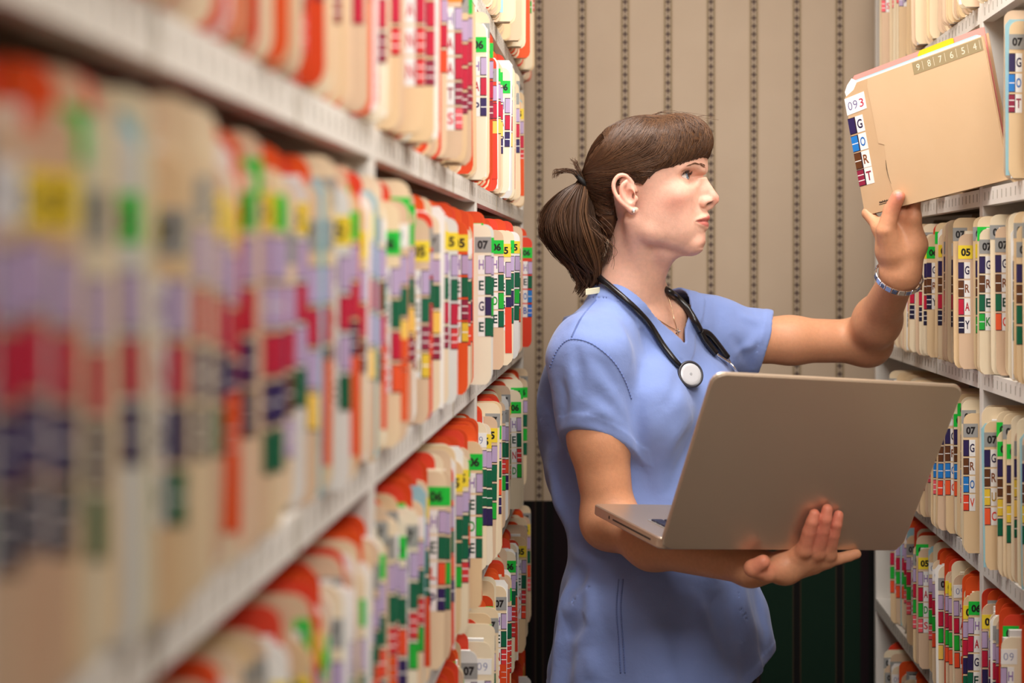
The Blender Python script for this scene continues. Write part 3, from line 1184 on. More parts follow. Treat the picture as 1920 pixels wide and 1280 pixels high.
# her right hand: carries the laptop from below, three fingers up its lid, the little finger along its edge
q0 = np.array(P(1408, 1063, 2.203))
kn = [np.array(P(*q)) for q in ((1508, 1030, 2.146), (1532, 1034, 2.156), (1553, 1038, 2.168), (1548, 1052, 2.176))]
body.cone(q0, P(1470, 1062, 2.166), 0.0255, 0.0205, 0.02)
for kp, r in zip(kn, (0.0118, 0.0122, 0.0116, 0.0105)):
    body.cone(P(1470, 1062, 2.166), kp, 0.0185, r, 0.010)
body.cone(P(1482, 1068, 2.178), P(1525, 1060, 2.182), 0.0150, 0.0120, 0.012)
hand([([(1508, 1030, 2.141), (1517, 996, 2.128), (1523, 978, 2.122), (1527, 964, 2.122)], (0.0108, 0.0098, 0.0090, 0.0078)),
      ([(1532, 1034, 2.151), (1543, 993, 2.133), (1548, 972, 2.125), (1551, 955, 2.125)], (0.0112, 0.0100, 0.0092, 0.0080)),
      ([(1553, 1038, 2.163), (1563, 1001, 2.145), (1568, 982, 2.137), (1572, 966, 2.137)], (0.0104, 0.0092, 0.0084, 0.0074)),
      ([(1548, 1052, 2.171), (1572, 1047, 2.181), (1592, 1042, 2.185), (1606, 1038, 2.187)], (0.0098, 0.0086, 0.0079, 0.0070))], 0.007)
for kp in kn[:3]:
    body.ball(kp + np.array([0, -0.004, 0.002]), 0.0098, 0.006)
body.chain([np.array(P(*q)) for q in ((1474, 1070, 2.163), (1438, 1073, 2.138), (1411, 1065, 2.126), (1431, 1053, 2.118))], [0.0165, 0.0138, 0.0122, 0.0102], 0.0025, 0.014)

for (a, b) in ((W_R, E_R), (W_L, E_L)):
    pass
v_, f_ = body.surface((-0.20, 2.00, 0.86), (0.66, 2.84, 1.70), 0.0016, 1.9)
v_ = smooth_verts(v_, f_, 1, 0.4)
print('body', len(v_), len(f_))
me_body = mesh_np('person', v_, f_)

# skin tint: warmer cheeks, nose, ears, finger ends; lips; tanned arms
q = to_head(v_.astype(float))
base = np.array(lin((240, 190, 168)))
tan = np.array(lin((208, 148, 110)))
red = np.array(lin((226, 128, 110)))
lip = np.array(lin((196, 96, 92)))
col = np.repeat(base[None], len(v_), 0)


def blend(col, c, m):
    m = np.clip(m, 0, 1)[:, None]
    return col * (1 - m) + c * m


dist = np.linalg.norm(q, axis=1)
headness = np.maximum(np.clip((260 - dist) / 90, 0, 1), np.exp(-(np.linalg.norm(v_ - np.array(P(1230, 600, 2.48), f32), axis=1) / 0.10) ** 2))
col = blend(col, tan, (1 - headness) * 0.95)
g = lambda c, s: np.exp(-(((q - np.array(c)) / np.array(s)) ** 2).sum(1))
for s in (1, -1):
    col = blend(col, red, 0.42 * g((66, -16, 50 * s), (26, 20, 24)))
    col = blend(col, red, 0.40 * g((-12, 8, 78 * s), (22, 34, 12)))
col = blend(col, red, 0.55 * g((122, -18, 0), (10, 12, 14)))
col = blend(col, red, 0.25 * g((90, -84, 0), (14, 14, 20)))
for pts in ([H(122, 0, 0)],):
    pass
tips = [P(1527, 964, 2.132), P(1551, 956, 2.136), P(1571, 966, 2.148), P(1605, 1038, 2.223), P(1684, 368, 2.425), P(1520, 1000, 2.138), P(1545, 1000, 2.148), P(1431, 1053, 2.118)]
for t_ in tips:
    d = np.linalg.norm(v_ - np.array(t_, f32), axis=1)
    col = blend(col, red, 0.55 * np.exp(-(d / 0.03) ** 2))
# lips: between the lip line and their outer borders
aw = np.abs(q[:, 2])
x = np.clip(aw / 29.5, 0, 1)
up = -45.0 - 5.6 * x ** 1.6 + 1.2 * np.exp(-((aw - 5) / 4) ** 2) - 0.9 * np.exp(-(aw / 2.5) ** 2)
dn = -63.5 + 13.0 * x ** 2.0
lm = np.clip((up - q[:, 1]) / 1.2, 0, 1) * np.clip((q[:, 1] - dn) / 1.5, 0, 1) * (aw < 29.5) * (q[:, 0] > 62)
col = blend(col, lip, lm * 0.85)
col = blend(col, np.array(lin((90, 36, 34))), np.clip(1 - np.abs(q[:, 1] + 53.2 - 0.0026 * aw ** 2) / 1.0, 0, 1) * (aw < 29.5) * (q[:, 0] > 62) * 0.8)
for s in (1, -1):   # lash line; shade inside the nostril painted into the tint
    e = np.array(EYE[s])
    rr = np.linalg.norm(q - e, axis=1)
    xx = (np.degrees(np.arctan2((q[:, 2] - e[2]) * s, q[:, 0] - e[0])) - 13) / 60
    yy = q[:, 1] - e[1] - 1.2 * xx
    lash = (np.abs(xx) < 1.02) & (rr < 16.5)
    hy = 6.6 * np.sqrt(np.clip(1 - xx * xx, 0, 1)) ** 1.2
    col = blend(col, np.array(lin((70, 44, 36))), lash * np.exp(-((yy - hy) / 1.1) ** 2) * 0.85)
    hl = -4.8 * np.sqrt(np.clip(1 - xx * xx, 0, 1)) ** 1.2
    col = blend(col, np.array(lin((150, 92, 80))), lash * np.exp(-((yy - hl) / 0.9) ** 2) * 0.55)
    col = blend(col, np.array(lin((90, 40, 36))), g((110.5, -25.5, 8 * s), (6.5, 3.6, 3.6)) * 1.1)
# nails
for c, r in ((P(1686, 367, 2.4150), 0.0062),):
    d = np.linalg.norm((v_ - np.array(c, f32)) * np.array([1.1, 0.6, 0.8]), axis=1)
    col = blend(col, np.array(lin((222, 150, 146))), np.clip((r - d) / 0.0012, 0, 1) * 0.8)
set_color(me_body, col)


def vmat(name, rough, sss=0.0, bump=0.0, bscale=300.0, spec=0.5, mottle=0.0):
    m = bpy.data.materials.new(name)
    m.use_nodes = True
    nt = m.node_tree
    b = nt.nodes['Principled BSDF']
    a = nt.nodes.new('ShaderNodeVertexColor')
    a.layer_name = 'tint'
    tc = nt.nodes.new('ShaderNodeTexCoord')
    out = a.outputs[0]
    if mottle:
        n = nt.nodes.new('ShaderNodeTexNoise')
        n.inputs['Scale'].default_value = 160
        n.inputs['Detail'].default_value = 5
        nt.links.new(tc.outputs['Object'], n.inputs['Vector'])
        mr = nt.nodes.new('ShaderNodeMapRange')
        mr.inputs['From Min'].default_value = 0.35
        mr.inputs['From Max'].default_value = 0.75
        mr.inputs['To Min'].default_value = 1.0
        mr.inputs['To Max'].default_value = 1 - mottle
        nt.links.new(n.outputs[0], mr.inputs[0])
        mx = nt.nodes.new('ShaderNodeMix')
        mx.data_type = 'RGBA'
        mx.blend_type = 'MULTIPLY'
        mx.inputs[0].default_value = 1
        nt.links.new(out, mx.inputs[6])
        nt.links.new(mr.outputs[0], mx.inputs[7])
        out = mx.outputs[2]
    nt.links.new(out, b.inputs['Base Color'])
    b.inputs['Roughness'].default_value = rough
    b.inputs['Specular IOR Level'].default_value = spec
    if sss:
        b.inputs['Subsurface Weight'].default_value = sss
        b.inputs['Subsurface Radius'].default_value = (1.0, 0.35, 0.2)
        b.inputs['Subsurface Scale'].default_value = 0.006
    if bump:
        n = nt.nodes.new('ShaderNodeTexNoise')
        n.inputs['Scale'].default_value = bscale
        n.inputs['Detail'].default_value = 4
        nt.links.new(tc.outputs['Object'], n.inputs['Vector'])
        bp = nt.nodes.new('ShaderNodeBump')
        bp.inputs['Strength'].default_value = bump
        bp.inputs['Distance'].default_value = 0.001
        nt.links.new(n.outputs[0], bp.inputs['Height'])
        nt.links.new(bp.outputs[0], b.inputs['Normal'])
    return m


person = obj('person', me_body, None, [vmat('skin', 0.48, 0.25, 0.22, 420, 0.4, 0.10)])
tag(person, 'woman in blue scrubs with brown ponytail, reaching up for a folder and holding a laptop', 'person')

# eyes
for s in (1, -1):
    bm = bmesh.new()
    bmesh.ops.create_uvsphere(bm, u_segments=40, v_segments=28, radius=12.0 * mm)
    me = bpy.data.meshes.new('eye')
    bm.to_mesh(me)
    bm.free()
    look = np.array([math.cos(math.radians(0)), 0.10, 0.12 * s])     # gaze in head axes: a little up
    gz = HM @ (look / np.linalg.norm(look))
    nv = len(me.vertices)
    co = np.empty(nv * 3, f32)
    me.vertices.foreach_get('co', co)
    co = co.reshape(-1, 3)
    ang = np.degrees(np.arccos(np.clip(co @ gz / (12.0 * mm), -1, 1)))
    c = np.repeat(np.array(lin((226, 214, 208)))[None], nv, 0)
    c = blend(c, np.array(lin((116, 146, 168))), (ang < 29.5) * 1.0)
    c = blend(c, np.array(lin((52, 66, 84))), ((ang < 31) & (ang > 26)) * 0.8)
    c = blend(c, np.array(lin((8, 8, 10))), (ang < 12.5) * 1.0)
    co += (gz * 0.6 * mm * np.clip(1 - ang / 32, 0, 1)[:, None] ** 0.5).astype(f32)
    me.vertices.foreach_set('co', co.ravel())
    set_color(me, c)
    e = obj('eye', me, person, [MATS.setdefault('eye', vmat('eye', 0.08, 0, 0, 1, 0.6))], True)
    e.location = H(*EYE[s])

# ------------------------------------------------------------------ her blue scrub top
from mathutils.bvhtree import BVHTree

shirt = Field()
LOFT = dense([  # Z, centre forward, centre to her left, half depth, half width
    (0.68, 0.026, 0.0, 0.172, 0.198), (0.755, 0.024, 0.0, 0.166, 0.196), (0.80, 0.026, 0.0, 0.158, 0.192), (0.88, 0.020, 0.0, 0.142, 0.180), (0.95, 0.006, 0.010, 0.134, 0.160),
    (1.03, -0.038, 0.012, 0.142, 0.150), (1.12, -0.056, 0.012, 0.152, 0.150), (1.20, -0.056, 0.008, 0.150, 0.154), (1.27, -0.042, 0.0, 0.112, 0.158), (1.34, -0.050, 0.0, 0.080, 0.130)])


def loft(p):
    r = p.astype(float) - TC
    a, b, z = r @ TB, r @ TL, p[..., 2].astype(float)
    a0, b0, ra, rb = (np.interp(z, LOFT[0], LOFT[i]) for i in (1, 2, 3, 4))
    qa, qb = np.abs(a - a0) / ra, np.abs(b - b0) / rb
    n = 2.35
    m = (qa ** n + qb ** n) ** (1 / n)
    d = (m - 1) * np.minimum(ra, rb)
    return np.maximum(d, np.maximum(z - 1.335, 0.66 - z)).astype(f32)


shirt.op('add', loft, T(-0.02, 0, 1.02), 0.48, 0)
for s in (1, -1):
    shirt.ell(T(0.060, -0.068 * s, 1.185), (0.062, 0.066, 0.070), np.stack([TB, TL, (0, 0, 1)], 1), 0.04)
NB = np.array(P(1176, 550, 2.535))
for S, r in ((S_R + (0.004, 0, -0.008), 0.060), (S_L + (0, 0, 0.012), 0.060)):
    shirt.ball(S, r, 0.045)
    shirt.cone(NB + np.array([-0.004, 0.0, -0.012]), S + (0, 0, 0.002), 0.052, 0.050, 0.035)
shirt.cone(T(0.000, 0, 1.325), T(0.012, 0, 1.28), 0.042, 0.055, 0.04)
HEM_R = np.array(P(1128, 846, 2.445))
HEM_L = np.array(P(1438, 643, 2.69))


def plane_cut(pts, inside):
    a, b, c = (np.array(P(*q)) for q in pts)
    n = np.cross(b - a, c - a)
    n /= np.linalg.norm(n)
    if (np.array(inside) - a) @ n > 0:
        n = -n
    return lambda p: ((p - a.astype(f32)) @ n.astype(f32)).astype(f32)      # positive outside the garment


cut_r = plane_cut(((1068, 846, 2.47), (1102, 803, 2.375), (1195, 861, 2.43)), S_R)
cut_l = plane_cut(((1449, 590, 2.68), (1421, 697, 2.68), (1444, 640, 2.60)), S_L)


def tcone(a, b, ra, rb):
    a, b = np.array(a, f32), np.array(b, f32)
    ab = b - a
    L2 = float(ab @ ab)

    def fn(p):
        q = p - a
        t = np.clip((q @ ab) / L2, 0, 1)
        return np.linalg.norm(q - t[..., None] * ab, axis=-1) - (ra + (rb - ra) * t)
    return fn


SL_R = tcone(S_R, HEM_R + (HEM_R - S_R) * 0.25, 0.068, 0.066)
SL_L = tcone(S_L, HEM_L + (HEM_L - S_L) * 0.30, 0.062, 0.057)
for fn_, cut_, S, E in ((SL_R, cut_r, S_R, HEM_R), (SL_L, cut_l, S_L, HEM_L)):
    shirt.op('add', (lambda p, fn_=fn_, cut_=cut_: np.maximum(fn_(p), cut_(p))), (S + E) / 2, 0.22, 0.017)
dr = sines(3, 9, 0.05, 0.10, (1, 1, 0.22))
dr2 = sines(5, 8, 0.05, 0.11, (1, 1, 0.9))


def drape(p):
    z = p[..., 2]
    low = np.clip((1.18 - z) / 0.25, 0, 1)
    return dr(p) * 0.0055 * low + dr2(p) * 0.0022


shirt.op('disp', drape, T(0, 0, 1.05), 99)


def fold(a, b, amp, sg):
    """a soft crease along the line a-b"""
    a, b = np.array(a, f32), np.array(b, f32)
    ab = b - a
    L2 = float(ab @ ab)

    def fn(p):
        t = np.clip(((p - a) @ ab) / L2, 0, 1)
        d = np.linalg.norm(p - a - t[..., None] * ab, axis=-1)
        return f32(amp) * np.exp(-(d / sg) ** 2) * np.sin(np.pi * np.clip(t, 0.05, 0.95))
    shirt.op('disp', fn, (a + b) / 2, math.sqrt(L2) / 2 + sg * 2)


# first a rough skin, so that each crease can be laid along the cloth where it shows
_v, _f = shirt.surface((-0.24, 2.22, 0.64), (0.36, 2.92, 1.46), 0.0055)
_bv0 = BVHTree.FromPolygons(_v.tolist(), np.concatenate([_f[:, [0, 1, 2]], _f[:, [0, 2, 3]]]).tolist(), all_triangles=True)
for line, amp, sg in (
        (((1167, 696), (1182, 735), (1196, 790), (1200, 850), (1220, 930)), -0.0035, 0.018), (((1212, 740), (1222, 860), (1244, 930)), 0.006, 0.016),
        (((1078, 640), (1089, 700), (1084, 742)), -0.005, 0.009), (((1060, 668), (1072, 720), (1066, 790)), 0.004, 0.010),
        (((1085, 748), (1135, 772), (1190, 842)), 0.005, 0.010), (((1074, 792), (1118, 774), (1152, 790)), 0.005, 0.009), (((1110, 700), (1150, 745), (1178, 800)), 0.004, 0.011),
        (((1098, 660), (1135, 690), (1160, 735)), -0.003, 0.010), (((1050, 700), (1062, 760), (1056, 820)), -0.004, 0.008),
        (((1024, 680), (1034, 760), (1050, 850)), -0.006, 0.014), (((1012, 720), (1018, 830), (1026, 920)), 0.006, 0.014), (((1030, 860), (1044, 930), (1066, 1000)), 0.006, 0.016),
        (((1066, 1028), (1100, 1040), (1134, 1068)), 0.009, 0.015), (((1062, 1062), (1090, 1082), (1094, 1114)), -0.007, 0.016), (((1098, 1070), (1108, 1120), (1104, 1180)), 0.008, 0.013),
        (((1054, 1152), (1078, 1136), (1106, 1090)), 0.010, 0.013), (((1056, 1190), (1080, 1180), (1100, 1150)), -0.008, 0.013), (((1104, 1210), (1112, 1278)), 0.005, 0.014),
        (((1128, 1120), (1136, 1200), (1128, 1276)), -0.005, 0.016), (((1290, 1110), (1284, 1180), (1292, 1262)), -0.006, 0.020), (((1376, 1100), (1392, 1160), (1404, 1240)), 0.007, 0.017),
        (((1412, 1092), (1426, 1150), (1440, 1215)), -0.005, 0.012), (((1230, 1090), (1222, 1180), (1236, 1270)), 0.005, 0.020), (((1336, 1100), (1346, 1200)), -0.004, 0.018),
        (((1340, 556), (1350, 620), (1368, 690)), -0.005, 0.014), (((1376, 664), (1408, 646), (1438, 612)), 0.005, 0.009), (((1366, 622), (1392, 660), (1414, 694)), -0.005, 0.010),
        (((1380, 586), (1410, 600), (1440, 606)), 0.004, 0.010), (((1126, 572), (1168, 630), (1186, 690)), 0.005, 0.016), (((1150, 560), (1210, 640), (1240, 690)), -0.003, 0.014),
        (((1060, 612), (1090, 600), (1130, 610)), 0.003, 0.012), (((1300, 770), (1264, 820), (1236, 900)), 0.006, 0.018), (((1296, 830), (1270, 890), (1258, 940)), -0.006, 0.014),
        (((1276, 690), (1262, 740), (1240, 770)), -0.004, 0.012)):
    pts_ = []
    for px_, py_ in line:
        h_ = _bv0.ray_cast(Vector((0, 0, CAM_Z)), (P(px_, py_, 1.0) - Vector((0, 0, CAM_Z))).normalized())
        if h_[0] is not None:
            pts_.append(np.array(h_[0], f32))
    if len(pts_) < 2:
        continue
    pts_ = np.array([list(q_) for q_ in spline(pts_, 12)], f32)

    def crease(p, pts_=pts_, amp=amp, sg=sg):
        best = np.full(p.shape[:-1], 9.0, f32)
        wt = np.zeros(p.shape[:-1], f32)
        for i_ in range(len(pts_) - 1):
            a_, ab_ = pts_[i_], pts_[i_ + 1] - pts_[i_]
            t_ = np.clip(((p - a_) @ ab_) / float(ab_ @ ab_ + 1e-12), 0, 1)
            d_ = np.linalg.norm(p - a_ - t_[..., None] * ab_, axis=-1)
            m_ = d_ < best
            best = np.where(m_, d_, best)
            wt = np.where(m_, np.sin(np.pi * np.clip((i_ + t_) / (len(pts_) - 1), 0.04, 0.96)), wt)
        return f32(amp) * np.exp(-(best / sg) ** 2) * wt
    shirt.op('disp', crease, pts_.mean(0), float(np.linalg.norm(pts_ - pts_.mean(0), axis=1).max()) + 2.4 * sg)

Z_AP = 1.292


def neck_cut(p):
    """negative inside the V neck and the neck hole"""
    r = p - TC.astype(f32)
    a, b, z = r @ TB.astype(f32), r @ TL.astype(f32), p[..., 2]
    v = (np.where(b < 0, -b * 0.74, b) - (z - Z_AP) * 0.74) * 0.80
    v = np.maximum(v, -0.030 - a)
    nb = NB.astype(f32)
    hole = np.maximum(np.linalg.norm(p[..., :2] - nb[:2], axis=-1) - 0.050, 1.345 - z)
    return np.minimum(v, hole).astype(f32)


def near_r(p):
    return (np.linalg.norm(p - HEM_R.astype(f32), axis=-1) - 0.105).astype(f32)


def open_of(cut_, c):
    """the mouth of a sleeve, where it is clear of the body of the top"""
    c = c.astype(f32)
    return lambda p: np.maximum(np.maximum(-(cut_(p) + 0.008), np.linalg.norm(p - c, axis=-1) - 0.10), 0.010 - loft(p)).astype(f32)


HEM_Z = lambda p: (p[..., 2] - 0.705 - 0.062 * np.clip((p[..., 0] - 0.15) / 0.11, 0, 1)).astype(f32)


def bands(p):
    """doubled cloth along the neck, the sleeve hems and the bottom hem"""
    n = neck_cut(p)
    d = np.where((n > 0) & (n < 0.026), 0.0018, 0)
    h = np.minimum(np.where(SL_R(p) < 0.012, -cut_r(p), 1), np.where(SL_L(p) < 0.012, -cut_l(p), 1))
    d = np.where((h > 0) & (h < 0.016), 0.0016, d)
    z = HEM_Z(p)
    return np.where(z < 0.020, 0.0011, d).astype(f32)


shirt.op('disp', bands, T(0, 0, 1.05), 99)
shirt.op('shell', (open_of(cut_r, HEM_R), open_of(cut_l, HEM_L)), T(0, 0, 1.05), 99, 0.0052)
shirt.op('sub', neck_cut, T(0, 0, 1.36), 0.22, 0)
shirt.op('sub', HEM_Z, T(0, 0, 0.70), 0.38, 0)
v_, f_ = shirt.surface((-0.24, 2.22, 0.64), (0.36, 2.92, 1.46), 0.0024, 1.9)
v_ = smooth_verts(v_, f_, 3, 0.5)
print('shirt', len(v_))
SHIRT_V, SHIRT_F = v_, f_


def cloth(name, rgb, wrinkle=0.5):
    m = mat(name, rgb, 0.85, spec=0.2, sheen=0.25, noise=0.10, nscale=22)
    nt = m.node_tree
    b = nt.nodes['Principled BSDF']
    tc = nt.nodes.new('ShaderNodeTexCoord')
    n1 = nt.nodes.new('ShaderNodeTexNoise')
    n1.inputs['Scale'].default_value = 24
    n1.inputs['Detail'].default_value = 6
    n1.inputs['Distortion'].default_value = 0.2
    n2 = nt.nodes.new('ShaderNodeTexNoise')
    n2.inputs['Scale'].default_value = 900
    ad = nt.nodes.new('ShaderNodeMath')
    ad.operation = 'MULTIPLY_ADD'
    ad.inputs[1].default_value = 0.06
    for n in (n1, n2):
        nt.links.new(tc.outputs['Object'], n.inputs['Vector'])
    nt.links.new(n2.outputs[0], ad.inputs[0])
    nt.links.new(n1.outputs[0], ad.inputs[2])
    bp = nt.nodes.new('ShaderNodeBump')
    bp.inputs['Strength'].default_value = wrinkle
    bp.inputs['Distance'].default_value = 0.012
    nt.links.new(ad.outputs[0], bp.inputs['Height'])
    nt.links.new(bp.outputs[0], b.inputs['Normal'])
    return m


M_SCRUB = cloth('blue_scrub_cotton', (132, 153, 212), 0.22)
scrub = obj('scrub_top', mesh_np('scrub_top', v_, f_), person, [M_SCRUB])

_tri = np.concatenate([SHIRT_F[:, [0, 1, 2]], SHIRT_F[:, [0, 2, 3]]])
BV_SHIRT = BVHTree.FromPolygons(SHIRT_V.tolist(), _tri.tolist(), all_triangles=True)
_bv = np.empty(len(me_body.vertices) * 3, f32)
me_body.vertices.foreach_get('co', _bv)
_bf = np.empty(len(me_body.polygons) * 4, np.int32)
me_body.loops.foreach_get('vertex_index', _bf)
_bf = _bf.reshape(-1, 4)
BV_BODY = BVHTree.FromPolygons(_bv.reshape(-1, 3).tolist(), np.concatenate([_bf[:, [0, 1, 2]], _bf[:, [0, 2, 3]]]).tolist(), all_triangles=True)
EYEPT = Vector((0, 0, CAM_Z))


def on(px, py, trees=None, off=0.0, default=2.45):
    """the first point of her clothes or skin along this line of sight, lifted off by off"""
    d = (P(px, py, 1.0) - EYEPT).normalized()
    best = None
    for tr in (trees or (BV_SHIRT, BV_BODY)):
        h = tr.ray_cast(EYEPT, d)
        if h[0] is not None and (best is None or h[3] < best[3]):
            best = h
    if best is None:
        return P(px, py, default)
    n = best[1] if best[1].dot(d) < 0 else -best[1]
    return best[0] + n * off


def on_line(pts, n, off, trees=None):
    q = [on(px, py, trees, off) for px, py in pts]
    return spline(q, n)


M_SEAM = cloth('scrub_seam', (112, 132, 192), 0.2)
for pts in (((1031, 690), (1046, 655), (1070, 636), (1109, 644), (1148, 675), (1171, 712), (1184, 748)),
            ((1072, 632), (1090, 596), (1118, 562)),
            ((1160, 1085), (1156, 1140), (1160, 1200), (1164, 1262)), ((1168, 1085), (1164, 1140), (1168, 1200), (1172, 1262))):
    dense_pts = spline([Vector((a, b, 0)) for a, b in pts], 40)
    q = [on(a.x, a.y, (BV_SHIRT,), 0.0002) for a in dense_pts]
    mb = MB().tube(q, 0.0011, 6)
    for i in range(0, 39):
        mb.tube([q[i] * 0.7 + q[i + 1] * 0.3, q[i] * 0.3 + q[i + 1] * 0.7], 0.0017, 5)
    sm = mb.build('seam', M_SEAM, scrub, True)
    sm['kind'] = 'stuff'
# cream label folded over the back of the collar
tagm = MB()
a, b = on(1098, 546, (BV_SHIRT,), 0.002), on(1126, 544, (BV_SHIRT,), 0.002)
up = Vector((0.0, 0.0, 0.0065))
dn = Vector((0, 0.006, 0.0))
tagm.add([a - up, b - up, b + up * 0.6, a + up * 0.6, a - up + dn, b - up + dn, b + up * 0.6 + dn, a + up * 0.6 + dn],
         [(0, 1, 2, 3), (7, 6, 5, 4), (0, 4, 5, 1), (1, 5, 6, 2), (2, 6, 7, 3), (3, 7, 4, 0)])
to = tagm.build('collar_label', mat('cream_tape', (232, 226, 190), 0.8), scrub, bevel=0.001)
to['label'] = 'cream cloth label at the back of the collar'

# dark trousers and shoes, below the frame
legs = Field()
for s in (1, -1):
    hip, knee, ank = T(0.0, -0.075 * s, 0.86), T(0.02, -0.09 * s, 0.47), T(-0.02, -0.10 * s, 0.075)
    legs.chain([hip, knee, ank], [0.078, 0.076, 0.072], 0.02, 0.03)
legs.ell(T(0.0, 0, 0.87), (0.08, 0.125, 0.09), np.stack([TB, TL, (0, 0, 1)], 1), 0.05)
legs.op('disp', lambda p: sines(8, 6, 0.08, 0.2, (1, 1, 0.4))(p) * 0.004, T(0, 0, 0.5), 99)
legs.op('sub', lambda p: (p[..., 2] - 0.045).astype(f32), T(0, 0, 0), 0.5, 0)
v_, f_ = legs.surface((-0.24, 2.24, 0.0), (0.36, 2.84, 1.02), 0.0055)
obj('trousers', mesh_np('trousers', v_, f_), person, [cloth('dark_navy_cotton', (30, 32, 52), 0.3)])
for s in (1, -1):
    sh = Field()
    an = T(-0.02, -0.10 * s, 0.045)
    sh.ell(an + TB * 0.07, (0.13, 0.045, 0.045), np.stack([TB, TL, (0, 0, 1)], 1), 0.01)
    sh.ell(an + np.array([0, 0, 0.012]), (0.05, 0.042, 0.05), np.stack([TB, TL, (0, 0, 1)], 1), 0.03)
    sh.op('sub', lambda p: (p[..., 2] - 0.001).astype(f32), an, 0.3, 0)
    v_, f_ = sh.surface(an - 0.22, an + 0.24, 0.005)
    obj('shoe', mesh_np('shoe', v_, f_), person, [mat('white_clog', (226, 224, 220), 0.5)])

# ------------------------------------------------------------------ hair
HAIR_EDGE = np.array([(150, 53), (119, 52), (100, 45), (80, 40), (60, 41), (46, 40), (34, 30), (21, 18), (15, 24), (12, 40), (-4, 47), (-22, 43), (-30, 24), (-36, 0), (-44, -28),
                      (-58, -50), (-76, -58), (-130, -58), (-140, 170), (160, 170)], f32)


def poly_sd(x, y, poly):
    """signed distance to a polygon, negative inside"""
    d = np.full(x.shape, 1e9, f32)
    ins = np.zeros(x.shape, bool)
    n = len(poly)
    for i in range(n):
        ax, ay = poly[i]
        bx, by = poly[(i + 1) % n]
        ex, ey = bx - ax, by - ay
        t = np.clip(((x - ax) * ex + (y - ay) * ey) / (ex * ex + ey * ey), 0, 1)
        d = np.minimum(d, (x - ax - t * ex) ** 2 + (y - ay - t * ey) ** 2)
        c = ((ay > y) != (by > y)) & (x < (bx - ax) * (y - ay) / (by - ay + 1e-12) + ax)
        ins ^= c
    return np.sqrt(d) * np.where(ins, -1, 1)


hair = Field()


def hh(c, r, k, mode='add', tilt=None):
    R = HM if tilt is None else HM @ np.array(Matrix.Rotation(math.radians(tilt[1]), 3, tilt[0]))
    hair.ell(H(*c), np.array(r) * mm, R, k * mm, mode)


hh((11, 47, 0), (101, 90, 79), 1)
hh((82, 82, 10), (50, 43, 58), 16, tilt=('Z', -8))
hh((50, 70, 44), (46, 40, 32), 12)
hh((-60, 40, 0), (38, 40, 40), 12)
hh((-52, -18, 0), (30, 42, 46), 12)


def hair_cut(p):
    q_ = to_head(p)
    d_ = poly_sd(q_[..., 0].astype(f32), q_[..., 1].astype(f32), HAIR_EDGE)
    return (d_ * 0.001 * HS).astype(f32)


hair.op('int', hair_cut, H(0, 40, 0), 60)
hrel = sines(21, 8, 0.006, 0.014, (0.22, 1.0, 1.0))
hair.op('disp', lambda p: hrel(to_head(p) * 0.001) * 0.0008, H(0, 40, 0), 60)
v_, f_ = hair.surface(HO - 0.19, HO + 0.19, 0.0022)
v_ = smooth_verts(v_, f_, 2, 0.5)
BV_HAIR = BVHTree.FromPolygons(v_.tolist(), np.concatenate([f_[:, [0, 1, 2]], f_[:, [0, 2, 3]]]).tolist(), all_triangles=True)
me = mesh_np('hair', v_, f_)
HCOL = [np.array(lin(c)) for c in ((58, 38, 26), (92, 62, 40), (128, 90, 58), (166, 122, 80))]
rv = sines(33, 8, 0.004, 0.012, (0.15, 1.0, 1.0))(to_head(v_) * 0.001)
set_color(me, HCOL[0] * (1 - np.clip(rv * 0.5 + 0.5, 0, 1)[:, None]) + HCOL[1] * np.clip(rv * 0.5 + 0.5, 0, 1)[:, None])
M_HAIR_BASE = vmat('brown_hair_under', 0.75, 0, 0, 1, 0.15)
M_HAIR = vmat('brown_hair', 0.46, 0, 0, 1, 0.4)
hair_o = obj('hair', me, person, [M_HAIR_BASE])


def strands(name, paths, r0, r1, cols, parent):
    """paths (s, n, 3): thin three-sided tubes"""
    paths = np.array(paths, f32)
    s, n, _ = paths.shape
    t = np.gradient(paths, axis=1)
    t /= np.linalg.norm(t, axis=2, keepdims=True) + 1e-9
    up_ = np.cross(t, np.array([0.31, 0.9, 0.29], f32))
    up_ /= np.linalg.norm(up_, axis=2, keepdims=True) + 1e-9
    sd_ = np.cross(t, up_)
    w = np.linspace(0, 1, n)[None, :, None]
    r = (r0 + (r1 - r0) * w ** 2) * np.minimum(1, 0.35 + w * 6)
    ring = []
    for k in range(3):
        a_ = 2 * math.pi * k / 3
        ring.append(paths + (up_ * math.cos(a_) + sd_ * math.sin(a_)) * r)
    v = np.stack(ring, 2).reshape(-1, 3)                     # s, n, 3
    i = np.arange(s)[:, None, None] * n * 3 + np.arange(n - 1)[None, :, None] * 3
    k = np.arange(3)[None, None, :]
    kk = (k + 1) % 3
    f = np.stack([i + k, i + kk, i + 3 + kk, i + 3 + k], -1).reshape(-1, 4)
    m_ = mesh_np(name, v, f)
    set_color(m_, np.repeat(np.array(cols, f32), n * 3, axis=0))
    o_ = obj(name, m_, parent, [M_HAIR])
    o_['kind'] = 'stuff'
    return o_


def hair_col(n, light=0.5):
    x_ = np.clip(RNG.beta(1.6, 2.2, n) * 1.3 * light * 2, 0, 2.999)
    i_ = np.minimum(x_.astype(int), 2)
    fr = (x_ - i_)[:, None]
    A = np.array(HCOL)
    return A[i_] * (1 - fr) + A[i_ + 1] * fr


def catmull(pts, n):
    return np.array([list(q_) for q_ in spline([Vector(p_) for p_ in pts], n)])


def on_hair(p, lift):
    h = BV_HAIR.find_nearest(Vector(p))
    return np.array(h[0] + h[1] * lift)


